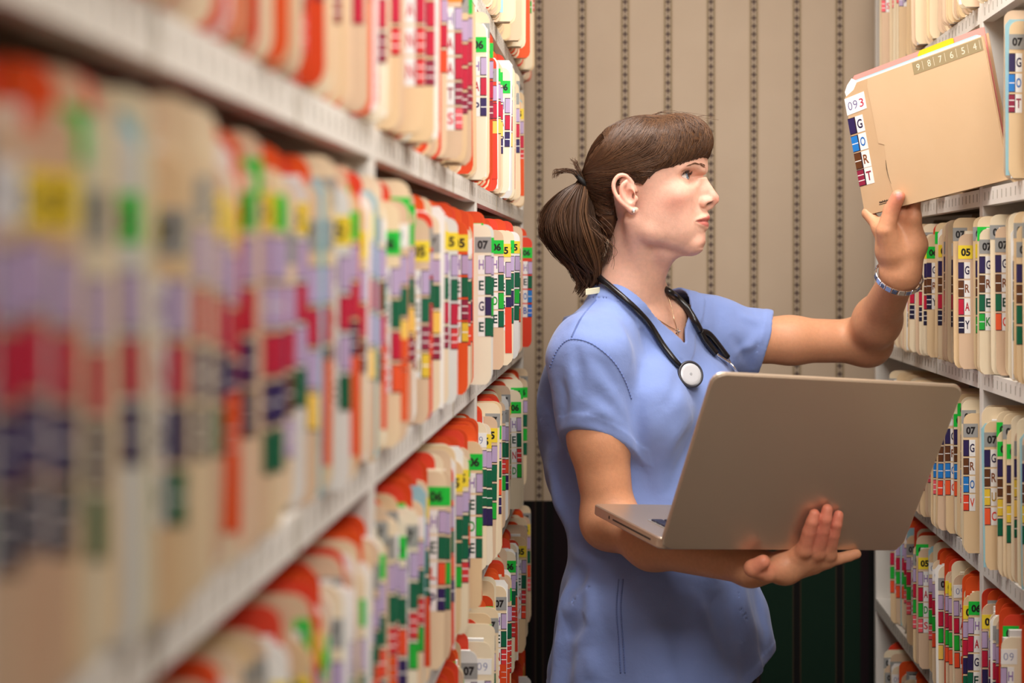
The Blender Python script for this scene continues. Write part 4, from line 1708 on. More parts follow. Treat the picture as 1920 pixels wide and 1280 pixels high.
TIE = (-97, 53, 4)
paths = []
U = RNG.uniform
for i in range(2000):
    # combed back from the temple, over the ear and the crown, to the tie
    e = U(0.34, 1) if i < 1500 else U(0.84, 1)
    s = 1 if U(0, 1) < 0.72 else -1
    if e < 0.62:
        k = e / 0.62
        st = np.array([(62, 46, 66), (88, 72, 56), (80, 108, 42), (60, 130, 24), (44, 138, 0)])
        p0 = np.array([np.interp(k * 4, range(5), st[:, j]) for j in range(3)]) + U(-18, 14, 3) * (1.5, 0.5, 0.3)
    else:
        k = (e - 0.62) / 0.38
        st = np.array([(24, 24, 71), (8, 46, 76), (-22, 46, 76), (-36, 6, 66), (-44, -24, 56), (-56, -46, 42), (-74, -56, 20)])
        p0 = np.array([np.interp(k * 6, range(7), st[:, j]) for j in range(3)]) + U(-4, 4, 3)
    p0 = p0 * (1, 1, s)
    end = np.array(TIE) + U(-5, 5, 3) * (0.4, 1.3, 2.0)
    c = np.array((8, 48, 0))
    a_, b_ = (p0 - c) / (104, 92, 81), (end - c) / (104, 92, 81)
    w_ = np.arccos(np.clip(a_ @ b_ / np.linalg.norm(a_) / np.linalg.norm(b_), -1, 1))
    row = []
    sag = U(-0.05, 0.06)
    for t in np.linspace(0, 1, 12):
        d_ = (np.sin((1 - t) * w_) * a_ + np.sin(t * w_) * b_) / np.sin(w_)
        d_ = d_ + np.array((0, sag * math.sin(math.pi * t), 0))
        d_ /= np.linalg.norm(d_)
        row.append(on_hair(H(*(c + d_ * (104, 92, 81))), (0.0002 + 0.0022 * (i % 7) / 6) * math.sin(math.pi * min(0.95, t * 0.9 + 0.25))))
    paths.append(row)
strands('hair_strands', paths, 0.00055, 0.00045, hair_col(len(paths), 0.52), hair_o)
paths = []
for i in range(1700):
    # from the crown down the side and round to the tie, so that fringe and comb flow into each other
    t = U(-1.6, 1)
    s = 1 if U(0, 1) < 0.75 else -1
    j = lambda a_: U(-a_, a_)
    pts_ = [(40 + U(-26, 24), 137, U(-14, 10)), (36 + 54 * t + j(5), 121 - 22 * t + j(4), 40 + 16 * t), (16 + 50 * t + j(6), 97 - 46 * t + j(4), 66 + 6 * t),
            (-24 + 14 * t + j(4), 76 - 32 * t + j(4), 78), (-66, 62 - 6 * t, 44), tuple(np.array(TIE) + (0, j(5), j(7)))]
    pth = catmull([H(a_, b_, c_ * s if n_ else c_) for n_, (a_, b_, c_) in enumerate(pts_)], 18)
    lift = 0.0003 + 0.0024 * (i % 8) / 7
    paths.append([on_hair(p_, lift * min(1, 0.3 + n_ * 0.2)) for n_, p_ in enumerate(pth)])
strands('hair_strands', paths, 0.00060, 0.00045, hair_col(len(paths), 0.56), hair_o)
paths = []
for i in range(1700):
    # fringe: from the crown forward, then swept down and back along its lower edge
    e = 0.80 * U(0, 1) ** 1.1
    j = lambda a_: U(-a_, a_)
    root_ = np.array((34 + j(34), 137 + j(2), -4 + j(26)))
    le = np.array([(121, 53, -12), (108, 48, 24), (88, 42, 46), (66, 40, 60), (42, 38, 70), (24, 24, 73)])
    lo_ = np.array([np.interp(e * 5, range(6), le[:, q_]) for q_ in range(3)]) + (j(3), j(4), j(2))
    top_ = np.array((96, 122, 4)) * (1 - e) + np.array((44, 124, 46)) * e
    mid_ = np.array((131, 90, 2)) * (1 - e) + np.array((46, 84, 76)) * e
    sh_ = np.array((U(-16, 26) * e, U(-10, 10) * e, 0))
    top_, mid_, lo_ = top_ + sh_, mid_ + sh_, lo_ + sh_ * (0.8, 0.15, 0)
    pth = catmull([H(*root_), H(*(top_ + U(-9, 9, 3))), H(*(mid_ + U(-8, 8, 3))), H(*(lo_)), H(*(lo_ + np.array((-46 * e * e - 4, 5 * e - 2, 3 * e))))], 14)
    lift = 0.0003 + 0.0022 * (i % 9) / 8
    row = [on_hair(p_, lift) for p_ in pth[:-2]] + [on_hair(pth[-2], lift * 0.7), on_hair(pth[-1], 0.0006) + HM @ np.array((0, -U(0, 4), 0)) * 0.001]
    paths.append(row)
strands('hair_strands', paths, 0.00065, 0.00035, hair_col(len(paths), 0.60), hair_o)

# pony tail: soft mass, then loose strands
tail = Field()
TY = 2.50
tp = [(1094, 342, 0.007), (1082, 366, 0.014), (1070, 402, 0.028), (1076, 440, 0.034), (1092, 478, 0.026), (1106, 508, 0.012), (1112, 524, 0.005)]
tail.chain([np.array(P(a_, b_, TY)) for a_, b_, _ in tp], [r for _, _, r in tp], 0.02)
trel = sines(41, 8, 0.010, 0.03, (1.0, 1.0, 0.25))
tail.op('disp', lambda p: trel(p) * 0.0035, np.array(P(1066, 430, TY)), 60)
v_, f_ = tail.surface(np.array(P(1066, 430, TY)) - 0.16, np.array(P(1066, 430, TY)) + 0.16, 0.0025)
me = mesh_np('ponytail', v_, f_)
rv = sines(43, 8, 0.004, 0.012, (1.0, 1.0, 0.15))(v_)
set_color(me, HCOL[0] * 0.6 * (1 - np.clip(rv * 0.5 + 0.5, 0, 1)[:, None]) + HCOL[1] * 0.8 * np.clip(rv * 0.5 + 0.5, 0, 1)[:, None])
pony = obj('ponytail', me, person, [M_HAIR_BASE])
paths, cols = [], []
for cl in range(95):
    side_c, dep_c, rr_c = U(-1.0, 1.15), U(-1, 1), math.sqrt(U(0.35, 1.0))
    endl, sw = U(0.45, 1.0), [U(-7, 7) for _ in range(6)]
    tone = hair_col(1, U(0.30, 0.62))[0]
    for i in range(30):
        side, dep, rr = side_c + U(-0.16, 0.16), dep_c + U(-0.2, 0.2), rr_c + U(-0.05, 0.05)

        def at(px, py, half, k=1.0):
            return np.array(P(px + side * rr * half / 0.00088, py, TY)) + np.array((0, -dep * half * math.sqrt(max(0.06, 1 - min(1, (side * rr) ** 2))) * k, 0))
        g_ = [at(1093, 340, 0.008), at(1078 + sw[0] * 0.4, 364, 0.029), at(1066 + sw[1] * 0.8, 402, 0.044), at(1072 + sw[2], 444, 0.052), at(1088 + sw[3] * 1.2, 488, 0.037),
              at(1100 + sw[4] * 2.4, 522, 0.018), at(1098 + sw[5] * 3, 550 + sw[4], 0.009)]
        full = catmull(g_, 24)
        m_ = int(8 + 16 * min(1, max(0, endl + U(-0.15, 0.1))))
        idx = np.linspace(0, m_ - 1, 14)
        paths.append(np.stack([np.interp(idx, np.arange(24), full[:, q_]) for q_ in range(3)], 1))
        cols.append(tone * U(0.7, 1.25))
strands('hair_strands', paths, 0.00070, 0.00028, cols, pony)
paths = []
for i in range(70):                    # short ends sticking out above the tie
    a0_ = (1092 + U(-4, 4), 336 + U(-5, 5))
    if i < 40:
        c_ = [(1072 + U(-6, 6), 322 + U(-5, 4)), (1048 + U(-8, 6), 320 + U(-4, 6)), (1038 + U(-3, 10), 330 + U(-5, 6))]
    else:
        c_ = [(1086 + U(-4, 4), 322 + U(-4, 4)), (1080 + U(-4, 4), 306 + U(-5, 8)), (1076 + U(-8, 8), 298 + U(-4, 10))]
    y_ = TY - 0.005 + U(-0.012, 0.012)
    paths.append(catmull([P(*a0_, y_)] + [P(*q_, y_ + U(-0.004, 0.004)) for q_ in c_], 12))
for i in range(38):                    # flyaways over the crown and at the nape
    if i < 26:
        x0 = U(1130, 1290)
        yb = np.interp(x0, [1100, 1126, 1168, 1227, 1290, 1335], [300, 260, 225, 211, 222, 252])
        paths.append(catmull([P(x0, yb + 8, 2.5), P(x0 + U(10, 22), yb - U(0, 3), 2.49), P(x0 + U(26, 42), yb - U(1, 9) + 3, 2.49), P(x0 + U(46, 66), yb + U(-4, 12), 2.48)], 12))
    else:
        x0, yb = U(1120, 1150), U(420, 480)
        paths.append(catmull([P(x0 - 20, yb - 20, 2.45), P(x0, yb, 2.44), P(x0 + U(0, 12), yb + U(12, 24), 2.445), P(x0 + U(-14, 10), yb + U(30, 46), 2.45)], 12))
strands('hair_strands', paths, 0.00042, 0.00020, hair_col(len(paths), 0.7), pony)
mb = MB()
tc_ = np.array(P(1091, 339, TY))
ax_ = np.array(P(1075, 352, TY)) - np.array(P(1100, 332, TY))
ax_ = Vector(ax_).normalized()
e1 = ax_.orthogonal().normalized()
e2 = ax_.cross(e1)
mb.tube([Vector(tc_) + (e1 * math.cos(a_) + e2 * math.sin(a_)) * 0.0155 for a_ in np.linspace(0, 2 * math.pi, 24, endpoint=False)], 0.0045, 8, closed=True)
ht = mb.build('hair_tie', mat('black_elastic', (16, 13, 13), 0.7), pony, True)
ht['label'] = 'black elastic hair tie'

# brows and lashes
paths = []
for s in (1, -1):
    for i in range(105):
        t = U(0, 1)
        b0 = np.array([np.interp(t * 3, range(4), c_) for c_ in ((106, 100, 90, 76), (33, 36.5, 39.5, 37), (11, 22, 36, 47))])
        b0[1] += U(-2.6, 2.6) * (1 - 0.6 * t)
        b1 = b0 + np.array((-3.5 - 3 * t, 2.2 - 3.0 * t, 5.0))
        row = []
        for k in np.linspace(0, 1, 5):
            p_ = b0 * (1 - k) + b1 * k
            p_[2] *= s
            h = BV_BODY.ray_cast(Vector(H(150, p_[1], p_[2])), Vector(-HF))
            row.append(np.array(h[0]) + HF * (0.0002 + 0.0008 * k))
        paths.append(row)
strands('eyebrows', paths, 0.00030, 0.00012, np.repeat(np.array(lin((138, 102, 80)))[None], len(paths), 0), person)
paths = []
for s in (1, -1):
    ec = np.array(EYE[s])
    for i in range(44):
        lower = False
        x_ = U(-0.8, 0.98)
        az = math.radians(12 + 56 * x_)
        hgt = (-4.8 if lower else 6.6) * math.sqrt(1 - x_ * x_) ** 1.2 + 1.2 * x_
        rad = math.sqrt(max(13.6 ** 2 - hgt ** 2, 4))
        p0 = ec + np.array((rad * math.cos(az), hgt, s * rad * math.sin(az)))
        d_ = np.array((math.cos(az), 0.0, s * math.sin(az) * 1.1))
        L_ = U(2.5, 3.5) if lower else U(5, 7.5)
        sgn = -1 if lower else 1
        paths.append([H(*p0), H(*(p0 + d_ * L_ * 0.5 + np.array((0, -0.3 * sgn, 0)))), H(*(p0 + d_ * L_ * 0.8 + np.array((0, 1.1 * sgn, 0)))), H(*(p0 + d_ * L_ + np.array((0, 3.0 * sgn, 0))))])
strands('eyelashes', [catmull(p_, 6) for p_ in paths], 0.00028, 0.00010, np.repeat(np.array(lin((30, 20, 18)))[None], len(paths), 0), person)

# ------------------------------------------------------------------ stethoscope, jewellery
M_TUBE = mat('black_rubber', (18, 17, 20), 0.28, spec=0.6)
M_CHROME = mat('chrome', (226, 224, 222), 0.12, metal=1.0)
M_STEEL = mat('brushed_steel', (196, 194, 192), 0.3, metal=1.0)
st = tag(empty('stethoscope', on(1285, 707, (BV_SHIRT,))), 'black stethoscope hung round her neck over the blue scrub top', 'stethoscope')
stl = Vector(st.location)


def local(pts, o):
    return [Vector(p) - o for p in pts]


near = [P(1150, 498, 2.60), P(1120, 503, 2.565)] + [on(a, b, None, 0.0060) for a, b in ((1128, 520), (1146, 541), (1168, 562), (1190, 582), (1214, 609), (1240, 648), (1258, 676))]
cc = on(1285, 707, (BV_SHIRT,), 0.011)
cn = (EYEPT - cc).normalized()
nrm = BV_SHIRT.find_nearest(cc)[1]
nrm = nrm if nrm.dot(cn) > 0 else -nrm
ax = (nrm * 0.45 + cn * 0.55).normalized()
near.append(cc + (on(1264, 684, (BV_SHIRT,), 0.006) - cc) * 0.8 - ax * 0.002)
far = [P(1150, 498, 2.60), P(1196, 512, 2.605), P(1232, 532, 2.585)] + [on(a, b, None, 0.0066) for a, b in ((1247, 546), (1262, 560), (1282, 580), (1298, 602), (1307, 618))]
MB().tube(local(spline(near[1:], 40), stl), 0.0054, 12).tube(local(spline([near[0]] + [near[1]], 6), stl), 0.0054, 12).tube(local(spline(far, 40), stl), 0.0058, 12).build('tube', M_TUBE, st, True)
yk = on(1308, 620, None, 0.006)
for b_, c_, e_, m2 in ((on(1316, 636, None, 0.0062), on(1338, 667, None, 0.0066), on(1368, 700, None, 0.012), on(1400, 762, None, 0.016)),
                       (on(1328, 628, None, 0.0062), on(1360, 669, None, 0.0066), on(1384, 699, None, 0.012), on(1428, 756, None, 0.018))):
    MB().tube(local(spline([yk, b_, c_], 20), stl), list(np.linspace(0.0056, 0.0058, 20)), 12).build('tube_branch', M_TUBE, st, True)
    MB().tube(local(spline([c_, e_, m2], 24), stl), 0.0024, 10).build('binaural_pipe', M_CHROME, st, True)
    MB().tube(local([m2, m2 + (m2 - e_).normalized() * 0.006, m2 + (m2 - e_).normalized() * 0.012], stl), [0.003, 0.006, 0.003], 10).build('ear_tip', M_TUBE, st, True)
e1 = ax.orthogonal().normalized()
e2 = ax.cross(e1)


def disc(mb, c, prof, mi=0, seg=40):
    """turned profile (radius, height along ax)"""
    vs, fs = [], []
    for r, h in prof:
        for k in range(seg):
            a_ = 2 * math.pi * k / seg
            vs.append(c + ax * h + (e1 * math.cos(a_) + e2 * math.sin(a_)) * r)
    for i in range(len(prof) - 1):
        for k in range(seg):
            fs.append((i * seg + k, i * seg + (k + 1) % seg, (i + 1) * seg + (k + 1) % seg, (i + 1) * seg + k))
    fs.append(tuple(range(seg - 1, -1, -1)))
    fs.append(tuple((len(prof) - 1) * seg + k for k in range(seg)))
    return mb.add(vs, fs, mi)


c0 = cc - stl
disc(MB(), c0, [(0.010, -0.010), (0.021, -0.007), (0.0232, -0.003), (0.0232, 0.0005), (0.0222, 0.0022), (0.0192, 0.0024), (0.0186, 0.0012)]).build('chest_piece', mat('dark_grey_rim', (52, 52, 60), 0.35), st, True)
dia = disc(MB(), c0, [(0.0188, 0.0002), (0.0188, 0.0010), (0.0182, 0.0016), (0.012, 0.0018), (0.003, 0.0019)]).build('diaphragm', mat('diaphragm_white', (196, 196, 200), 0.22), st, True)
dia['label'] = 'pale round diaphragm'
disc(MB(), c0 + ax * 0.0019, [(0.0026, 0.0), (0.0022, 0.0003)]).build('centre_dot', mat('grey_print', (160, 160, 164), 0.4), dia)

nk = tag(empty('necklace', on(1268, 618, None)), 'thin gold chain necklace with a small silver star pendant', 'necklace')
nl = Vector(nk.location)
M_GOLD = mat('gold', (246, 222, 186), 0.25, metal=1.0)
c1 = [on(a, b, (BV_BODY,), 0.0012) for a, b in ((1170, 554), (1190, 568), (1215, 587), (1240, 603), (1258, 614), (1268, 618))]
c2 = [on(a, b, (BV_BODY,), 0.0012) for a, b in ((1252, 556), (1258, 576), (1263, 598), (1267, 612), (1268, 618))]
ch = MB()
for c_ in (c1, c2):
    ch.tube(local(spline(c_, 40), nl), 0.0006, 6)
ch.build('chain', M_GOLD, nk, True)
pc = on(1268, 622, (BV_BODY,), 0.0025) - nl
pm = MB()
vd = (EYEPT - (pc + nl)).normalized()
p1_ = vd.orthogonal().normalized()
p2_ = vd.cross(p1_)
ring = [pc + (p1_ * math.cos(k * math.pi / 5) + p2_ * math.sin(k * math.pi / 5)) * (0.0068 if k % 2 == 0 else 0.0030) for k in range(10)]
pm.add(ring + [pc + vd * 0.0018, pc - vd * 0.001], [(k, (k + 1) % 10, 10) for k in range(10)] + [((k + 1) % 10, k, 11) for k in range(10)])
pm.build('pendant', M_CHROME, nk)['label'] = 'small silver star pendant'

er = tag(empty('earring', on(1188, 395, (BV_BODY,), 0.001)), 'small silver stud earring with a clear stone in her ear', 'earring')
mb = MB()
ed = (EYEPT - Vector(er.location)).normalized()
mb.tube([ed * t for t in (-0.0006, 0.0004, 0.0016, 0.0024)], [0.0022, 0.0034, 0.0030, 0.0018], 10)
mb.build('setting', M_CHROME, er)
MB().tube([ed * t for t in (0.0014, 0.0026, 0.0034)], [0.0022, 0.0018, 0.0006], 8).build('stone', mat('clear_stone', (240, 242, 246), 0.05, spec=1.0), er)

br = tag(empty('bracelet', Vector(W_L) + Vector((-0.002, -0.002, -0.004))), 'silver and blue-grey link bracelet on her raised wrist', 'bracelet')
fa = Vector(W_L - E_L).normalized()
fa = (fa + Vector((0.10, 0.10, 0.25))).normalized()
b1 = Vector((1, 0, 0))
b1 = (b1 - fa * b1.dot(fa)).normalized()
b2 = fa.cross(b1)
M_BLUE = mat('blue_grey_inlay', (84, 96, 130), 0.25, spec=0.8)
NL = 22
for k in range(NL):
    a0, a1 = 2 * math.pi * (k + 0.06) / NL, 2 * math.pi * (k + 0.94) / NL
    vs = []
    for r in (0.0, 0.0022):
        for a_ in (a0, a1):
            for h in (-0.0052, 0.0052):
                vs.append((b1 * math.cos(a_) * (0.0385 + r) + b2 * math.sin(a_) * (0.0350 + r)) + fa * (h - 0.003))
    lk = MB().add(vs, [(0, 1, 3, 2), (4, 6, 7, 5), (0, 4, 5, 1), (2, 3, 7, 6), (0, 2, 6, 4), (1, 5, 7, 3)]).build('link', M_CHROME, br, bevel=0.0005)
    if k % 2:
        a0, a1 = a0 + 0.05, a1 - 0.05
        vs = []
        for r in (0.0020, 0.0027):
            for a_ in (a0, a1):
                for h in (-0.0036, 0.0036):
                    vs.append((b1 * math.cos(a_) * (0.0385 + r) + b2 * math.sin(a_) * (0.0350 + r)) + fa * (h - 0.003))
        MB().add(vs, [(0, 1, 3, 2), (4, 6, 7, 5), (0, 4, 5, 1), (2, 3, 7, 6), (0, 2, 6, 4), (1, 5, 7, 3)]).build('inlay', M_BLUE, lk)

# ------------------------------------------------------------------ laptop
LH, LR, LC, LT = (Vector(P(*a)) for a in ((1237, 1031, 2.079), (1690, 1033, 2.221), (1085, 963, 2.325), (1331, 699, 1.956)))
ex = (LR - LH).normalized()
LW = (LR - LH).length
bd = (LC - LH)
bd = bd - ex * bd.dot(ex)
LD = bd.length
bd.normalize()
ld = (LT - LH)
ld = ld - ex * ld.dot(ex)
LL = ld.length
ld.normalize()
bn = ex.cross(bd)            # up from the keys
if bn.z < 0:
    bn = -bn
ln = ex.cross(ld)            # out of the back of the lid, towards the lens
if ln.y > 0:
    ln = -ln
_q = _bv.reshape(-1, 3).astype(float) - np.array(LH)
_a, _u, _n = _q @ np.array(ex), _q @ np.array(ld), _q @ np.array(ln)
_m = (_a > 0) & (_a < LW) & (_u > 0) & (_u < LL) & (_n > -0.03) & (_n < 0.03)
print('nearest finger to lid', _n[_m & (_u > 0.02)].min() if (_m & (_u > 0.02)).any() else None)
_d, _h = _q @ np.array(bd), _q @ np.array(bn)
_m = (_a > 0) & (_a < LW) & (_d > 0) & (_d < LD)
print('arm under base', _h[_m & (_h < 0.0165)].max() if (_m & (_h < 0.0165)).any() else None, _h[_m].max() if _m.any() else None)
print('laptop', LW, LD, LL, math.degrees(bd.angle(ld)))
lap = tag(empty('laptop', LH), 'open silver laptop resting on her forearm, back of its lid facing us', 'laptop')
M_ALU = mat('silver_aluminium', (206, 188, 168), 0.38, metal=0.85, bump=0.05, bscale=2500)
M_KEY = mat('dark_blue_keys', (26, 28, 52), 0.5)
M_SLOT = mat('slot_black', (40, 34, 32), 0.6)


def slab(w0, w1, d0, d1, h0, h1, A, B, N, rad, org=Vector((0, 0, 0)), seg=5, round_=0.0):
    """rounded plate: from w0..w1 along A and d0..d1 along B, h0..h1 along N"""
    out = []
    for cx_, cy_, a_ in ((w1 - rad, d1 - rad, 0), (w0 + rad, d1 - rad, 90), (w0 + rad, d0 + rad, 180), (w1 - rad, d0 + rad, 270)):
        for k in range(seg + 1):
            t = math.radians(a_ + 90 * k / seg)
            out.append((cx_ + rad * math.cos(t), cy_ + rad * math.sin(t)))
    n = len(out)
    cxm, cym = (w0 + w1) / 2, (d0 + d1) / 2
    rings = [(h0, round_), (h0 + round_, 0.0), (h1 - round_, 0.0), (h1, round_)] if round_ else [(h0, 0), (h1, 0)]
    vs, fs = [], []
    for h, ins in rings:
        for x_, y_ in out:
            vs.append(org + A * (x_ - math.copysign(min(ins, abs(x_ - cxm)), x_ - cxm)) + B * (y_ - math.copysign(min(ins, abs(y_ - cym)), y_ - cym)) + N * h)
    m = len(rings)
    for i in range(m - 1):
        for k in range(n):
            fs.append((i * n + k, i * n + (k + 1) % n, (i + 1) * n + (k + 1) % n, (i + 1) * n + k))
    fs.append(tuple(range(n - 1, -1, -1)))
    fs.append(tuple((m - 1) * n + k for k in range(n)))
    return vs, fs


MB().add(*slab(0, LW, 0.002, LD, 0.0004, 0.0165, ex, bd, bn, 0.012, round_=0.0016)).build('base', M_ALU, lap)
lid = MB().add(*slab(0, LW, 0.0, LL, -0.0075, 0.0, ex, ld, ln, 0.018, round_=0.0022)).build('lid', M_ALU, lap)
MB().add(*slab(0.008, LW - 0.008, 0.024, LL - 0.008, -0.0081, -0.0074, ex, ld, ln, 0.006)).build('screen', mat('dark_glass', (10, 10, 14), 0.08), lid)
MB().tube([ex * 0.06 + bd * 0.001 - ln * 0.010 + ld * 0.012, ex * (LW - 0.06) + bd * 0.001 - ln * 0.010 + ld * 0.012], 0.0045, 14).build('hinge', mat('hinge_black', (26, 24, 26), 0.4), lap, True)
ky = MB().add(*slab(0.036, LW - 0.036, 0.016, 0.140, 0.0166, 0.0172, ex, bd, bn, 0.004)).build('keyboard_tray', mat('tray_silver', (190, 184, 178), 0.4, metal=0.7), lap)
kw, kd = (LW - 0.078) / 15, 0.0185
key_me = MB().add(*slab(0, kw * 0.84, 0, kd * 0.84, 0, 0.0022, ex, bd, bn, 0.002, round_=0.0004)).mesh('key')
key_me.materials.append(M_KEY)
for r_ in range(6):
    for c_ in range(15):
        if r_ == 5 and 4 < c_ < 9:
            continue
        k_ = obj('key', key_me, ky)
        k_.location = ex * (0.039 + c_ * kw) + bd * (0.020 + r_ * 0.0190) + bn * 0.0171
MB().add(*slab(0.039 + 5 * kw, 0.039 + 9 * kw - 0.002, 0.020 + 5 * 0.019, 0.020 + 5 * 0.019 + 0.0155, 0.0171, 0.0193, ex, bd, bn, 0.002)).build('space_bar', M_KEY, ky)
MB().add(*slab(LW / 2 - 0.055, LW / 2 + 0.055, LD - 0.092, LD - 0.010, 0.0166, 0.0170, ex, bd, bn, 0.004)).build('trackpad', mat('tray_silver', (190, 184, 178)), lap)
# disc slot and a small socket in the left flank
MB().add(*slab(0.035, 0.185, 0.0065, 0.0092, -0.0004, 0.0002, bd, bn, -ex, 0.0010)).build('disc_slot', M_SLOT, lap)
MB().add(*slab(0.197, 0.2025, 0.0055, 0.0110, -0.0004, 0.0002, bd, bn, -ex, 0.0026)).build('lock_socket', M_SLOT, lap)
for sx in (0.03, LW - 0.03):
    for sy in (0.025, LD - 0.025):
        MB().tube([ex * sx + bd * sy + bn * 0.0006, ex * sx + bd * sy - bn * 0.0010], 0.007, 12).build('rubber_foot', M_SLOT, lap)

# ------------------------------------------------------------------ the folder she is taking out
FB, FT, FI = Vector(P(1622, 404, 2.500)), Vector(P(1578, 158, 2.515)), Vector(P(1880, 334, 2.270))
fu = (FT - FB).normalized()
FH = (FT - FB).length
fv = (FI - FB)
fv = (fv - fu * fv.dot(fu) * 0.9).normalized()
fn_ = fv.cross(fu)
if fn_.y > 0:
    fn_ = -fn_                 # towards the lens
FW = 0.305
print('held folder', FH, FW, math.degrees(fu.angle(fv)))
hf = tag(empty('file_folder', FB), 'manila folder with letters GORT and a handwritten 093, half pulled out in her raised hand', 'folder')


def fpoly(mb, poly, n0, n1, mi=0):
    """plate with this outline in (along, up), from n0 to n1 towards the lens"""
    k = len(poly)
    vs = [fv * a + fu * b + fn_ * n1 for a, b in poly] + [fv * a + fu * b + fn_ * n0 for a, b in poly]
    fs = [tuple(range(k)), tuple(range(2 * k - 1, k - 1, -1))] + [((i + 1) % k, i, k + i, k + (i + 1) % k) for i in range(k)]
    return mb.add(vs, fs, mi)


def rc(a0, b0, a1, b1, r=0.006):
    o_ = []
    for cx_, cy_, t0 in ((a0 + r, b0 + r, 180), (a1 - r, b0 + r, 270), (a1 - r, b1 - r, 0), (a0 + r, b1 - r, 90)):
        for k in range(4):
            t = math.radians(t0 + 30 * k)
            o_.append((cx_ + r * math.cos(t), cy_ + r * math.sin(t)))
    return o_


M_HF = mat('held_manila', (214, 182, 146), 0.6, rgb2=(202, 168, 128), nscale=7, spec=0.35)
M_HF2 = mat('held_manila_worn', (208, 176, 140), 0.62, rgb2=(196, 160, 120), nscale=16, spec=0.35)
TOPH = FH * 0.975
TS = 0.03                        # the covers gape: their top edge climbs towards the spine
top = lambda a: TOPH + TS * 0.35 * max(0.0, a - 0.03)
fpoly(MB(), [(0.004, 0), (FW, 0), (FW, top(FW) + FH * 0.02), (0.022, FH * 0.985), (0.008, FH * 0.965), (0.0, FH * 0.92), (0.0, 0.008)], -0.0125, -0.0118).build('back_cover', M_HF2, hf)
front = fpoly(MB(), [(0.004, 0), (FW, 0), (FW, top(FW)), (0.034, TOPH), (0.024, TOPH - 0.010), (0.002, TOPH - 0.018), (0.0, 0.008)], -0.0006, 0.0).build('front_cover', M_HF2, hf)
fpoly(MB(), [(0.072, 0.0), (FW - 0.002, 0.0), (FW - 0.002, top(FW)), (0.060, TOPH), (0.056, TOPH - 0.012), (0.058, 0.11), (0.070, 0.105), (0.066, 0.05), (0.070, 0.03)], 0.0, 0.0007).build('cover_panel', M_HF, front)
# the torn line where tab and panel part
tl = [(0.0670, 0.080), (0.0660, 0.066), (0.0670, 0.052), (0.0695, 0.040)]
tm = MB()
tm.tube([fv * a + fu * b + fn_ * 0.0008 for a, b in tl], [0.0002, 0.0007, 0.0006, 0.0002], 6)
tm.build('tear', mat('tear_shadow', (96, 78, 58), 0.8), front)
# sheets and dividers that stick out at the top
for nm, m_, a0, b0, a1, b1, n_ in (('pink_divider', TINTS[0], 0.016, 0.02, 0.300, FH + 0.009, -0.0100), ('yellow_divider', TINTS[2], 0.165, 0.03, 0.240, FH + 0.0095, -0.0078),
                                   ('blue_divider', TINTS[1], 0.020, 0.02, 0.290, FH + 0.000, -0.0058), ('white_sheets', PAPER[0], 0.010, 0.012, 0.296, FH - 0.0025, -0.0036)):
    e_ = b1 - TOPH
    fpoly(MB(), [(a0, b0), (a1, b0), (a1, top(a1) + e_), (a1 - 0.004, top(a1) + e_ + 0.001), (a0 + 0.006, top(a0) + e_), (a0, top(a0) + e_ - 0.006)], n_ - 0.0012, n_).build(nm, m_, hf)
fpoly(MB(), [(0.004, FH - 0.024), (0.026, FH - 0.020), (0.034, FH - 0.004), (0.022, FH + 0.004), (0.010, FH - 0.004), (0.002, FH - 0.014)], -0.0034, -0.0020).build('bent_sheet_corner', PAPER[0], hf)
# ruler strip with figures
rb = MB()
fpoly(rb, [(0.158, top(0.158) - 0.021), (0.300, top(0.3) - 0.021), (0.300, top(0.3) - 0.0015), (0.158, top(0.158) - 0.0015)], 0.0007, 0.0010, 0)


def ftext(mb, text, a0, b0, w, h, n_, mi, bold=0.0):
    vs, fs, gw, gh = glyph(text, bold)
    mb.add([fv * (a0 + vx / gw * w) + fu * (b0 + vz / gh * h) + fn_ * n_ for vx, vz in vs], fs, mi)


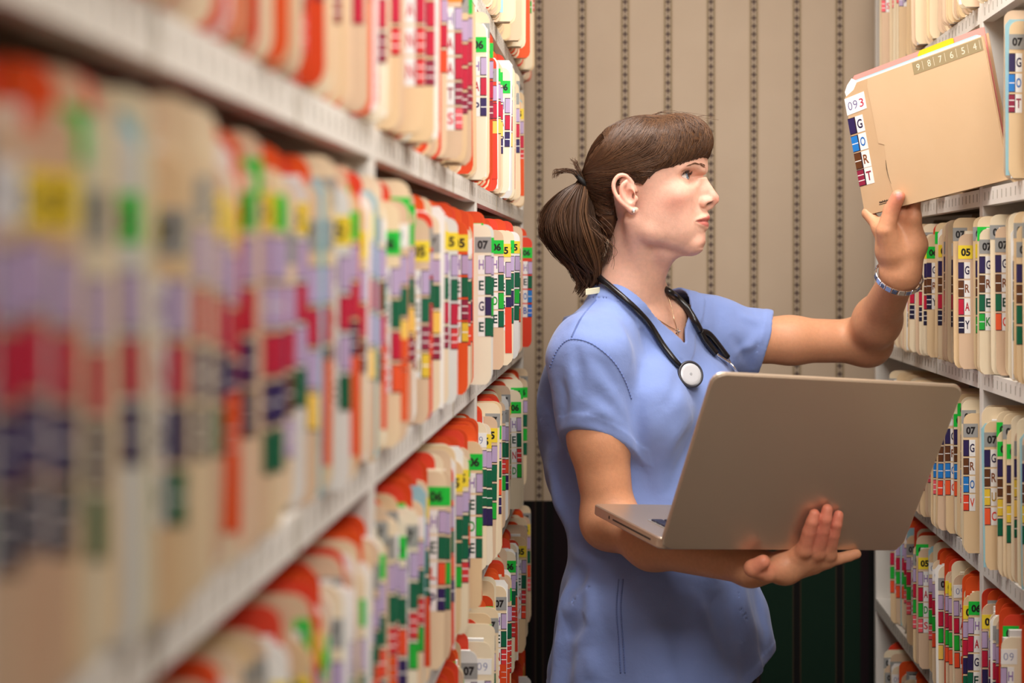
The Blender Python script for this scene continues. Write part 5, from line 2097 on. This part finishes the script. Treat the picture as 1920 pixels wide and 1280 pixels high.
for i, dgt in enumerate('987654'):
    a_ = 0.166 + i * 0.0232
    ftext(rb, dgt, a_, top(a_) - 0.0165, 0.0066, 0.0105, 0.00112, 1, 0.0)
    a_ += 0.0128
    fpoly(rb, [(a_, top(a_) - 0.018), (a_ + 0.0005, top(a_) - 0.018), (a_ + 0.0005, top(a_) - 0.004), (a_, top(a_) - 0.004)], 0.0010, 0.00112, 1)
rb.build('number_strip', [mat('olive_strip', (158, 140, 104), 0.5), mat('strip_cream', (232, 222, 200), 0.5)], front)
# stickers: handwritten number, then G O R T
sk = MB()
fpoly(sk, [(0.0005, 0.170), (0.046, 0.172), (0.046, 0.2005), (0.0005, 0.1985)], 0.0, 0.0004, 0)
for ch_, a0, mi_ in (('0', 0.0060, 1), ('9', 0.0180, 1), ('3', 0.0320, 2)):
    ftext(sk, ch_, a0, 0.177, 0.0095, 0.0140, 0.0005, mi_, -0.012 if mi_ == 1 else 0.004)
sk.build('number_sticker', [M_WHITE, mat('violet_pen', (104, 92, 150), 0.5), mat('red_pen', (200, 40, 70), 0.5)], front)
for ch_, b0 in zip('GORT', (0.1370, 0.1070, 0.0775, 0.0490)):
    col_, bars_, ink_ = LETTER[ch_]
    lb = MB()
    fpoly(lb, [(0.0, b0), (0.034, b0), (0.034, b0 + 0.0275), (0.0, b0 + 0.0275)], 0.0, 0.0003, 2)
    fpoly(lb, [(-0.0003, b0), (0.0165, b0), (0.0165, b0 + 0.0275), (-0.0003, b0 + 0.0275)], 0.0003, 0.0004, 1)
    fpoly(lb, [(-0.0003, b0 + 0.0012), (0.0140, b0 + 0.0012), (0.0140, b0 + 0.0263), (-0.0003, b0 + 0.0263)], 0.0004, 0.0005, 0)
    for i in range(bars_):
        zc = b0 + 0.0275 * (i + 1) / (bars_ + 1)
        fpoly(lb, [(0, zc - 0.0007), (0.0140, zc - 0.0007), (0.0140, zc + 0.0007), (0, zc + 0.0007)], 0.0005, 0.00055, 2)
    ftext(lb, ch_, 0.0190, b0 + 0.006, 0.0115, 0.0155, 0.0004, 3, 0.03)
    lb.build('letter_label', [mat('label_%s' % ch_, col_), M_EDGE, M_WHITE, mat('ink_%s' % ch_, ink_)], front)
pr = MB()
ftext(pr, 'tabbies', 0.036, 0.0135, 0.026, 0.0038, 0.0002, 0, 0.05)
fpoly(pr, [(0.035, 0.0112), (0.064, 0.0112), (0.064, 0.0122), (0.035, 0.0122)], 0.0, 0.0002, 0)
pr.build('maker_print', M_INK, front)
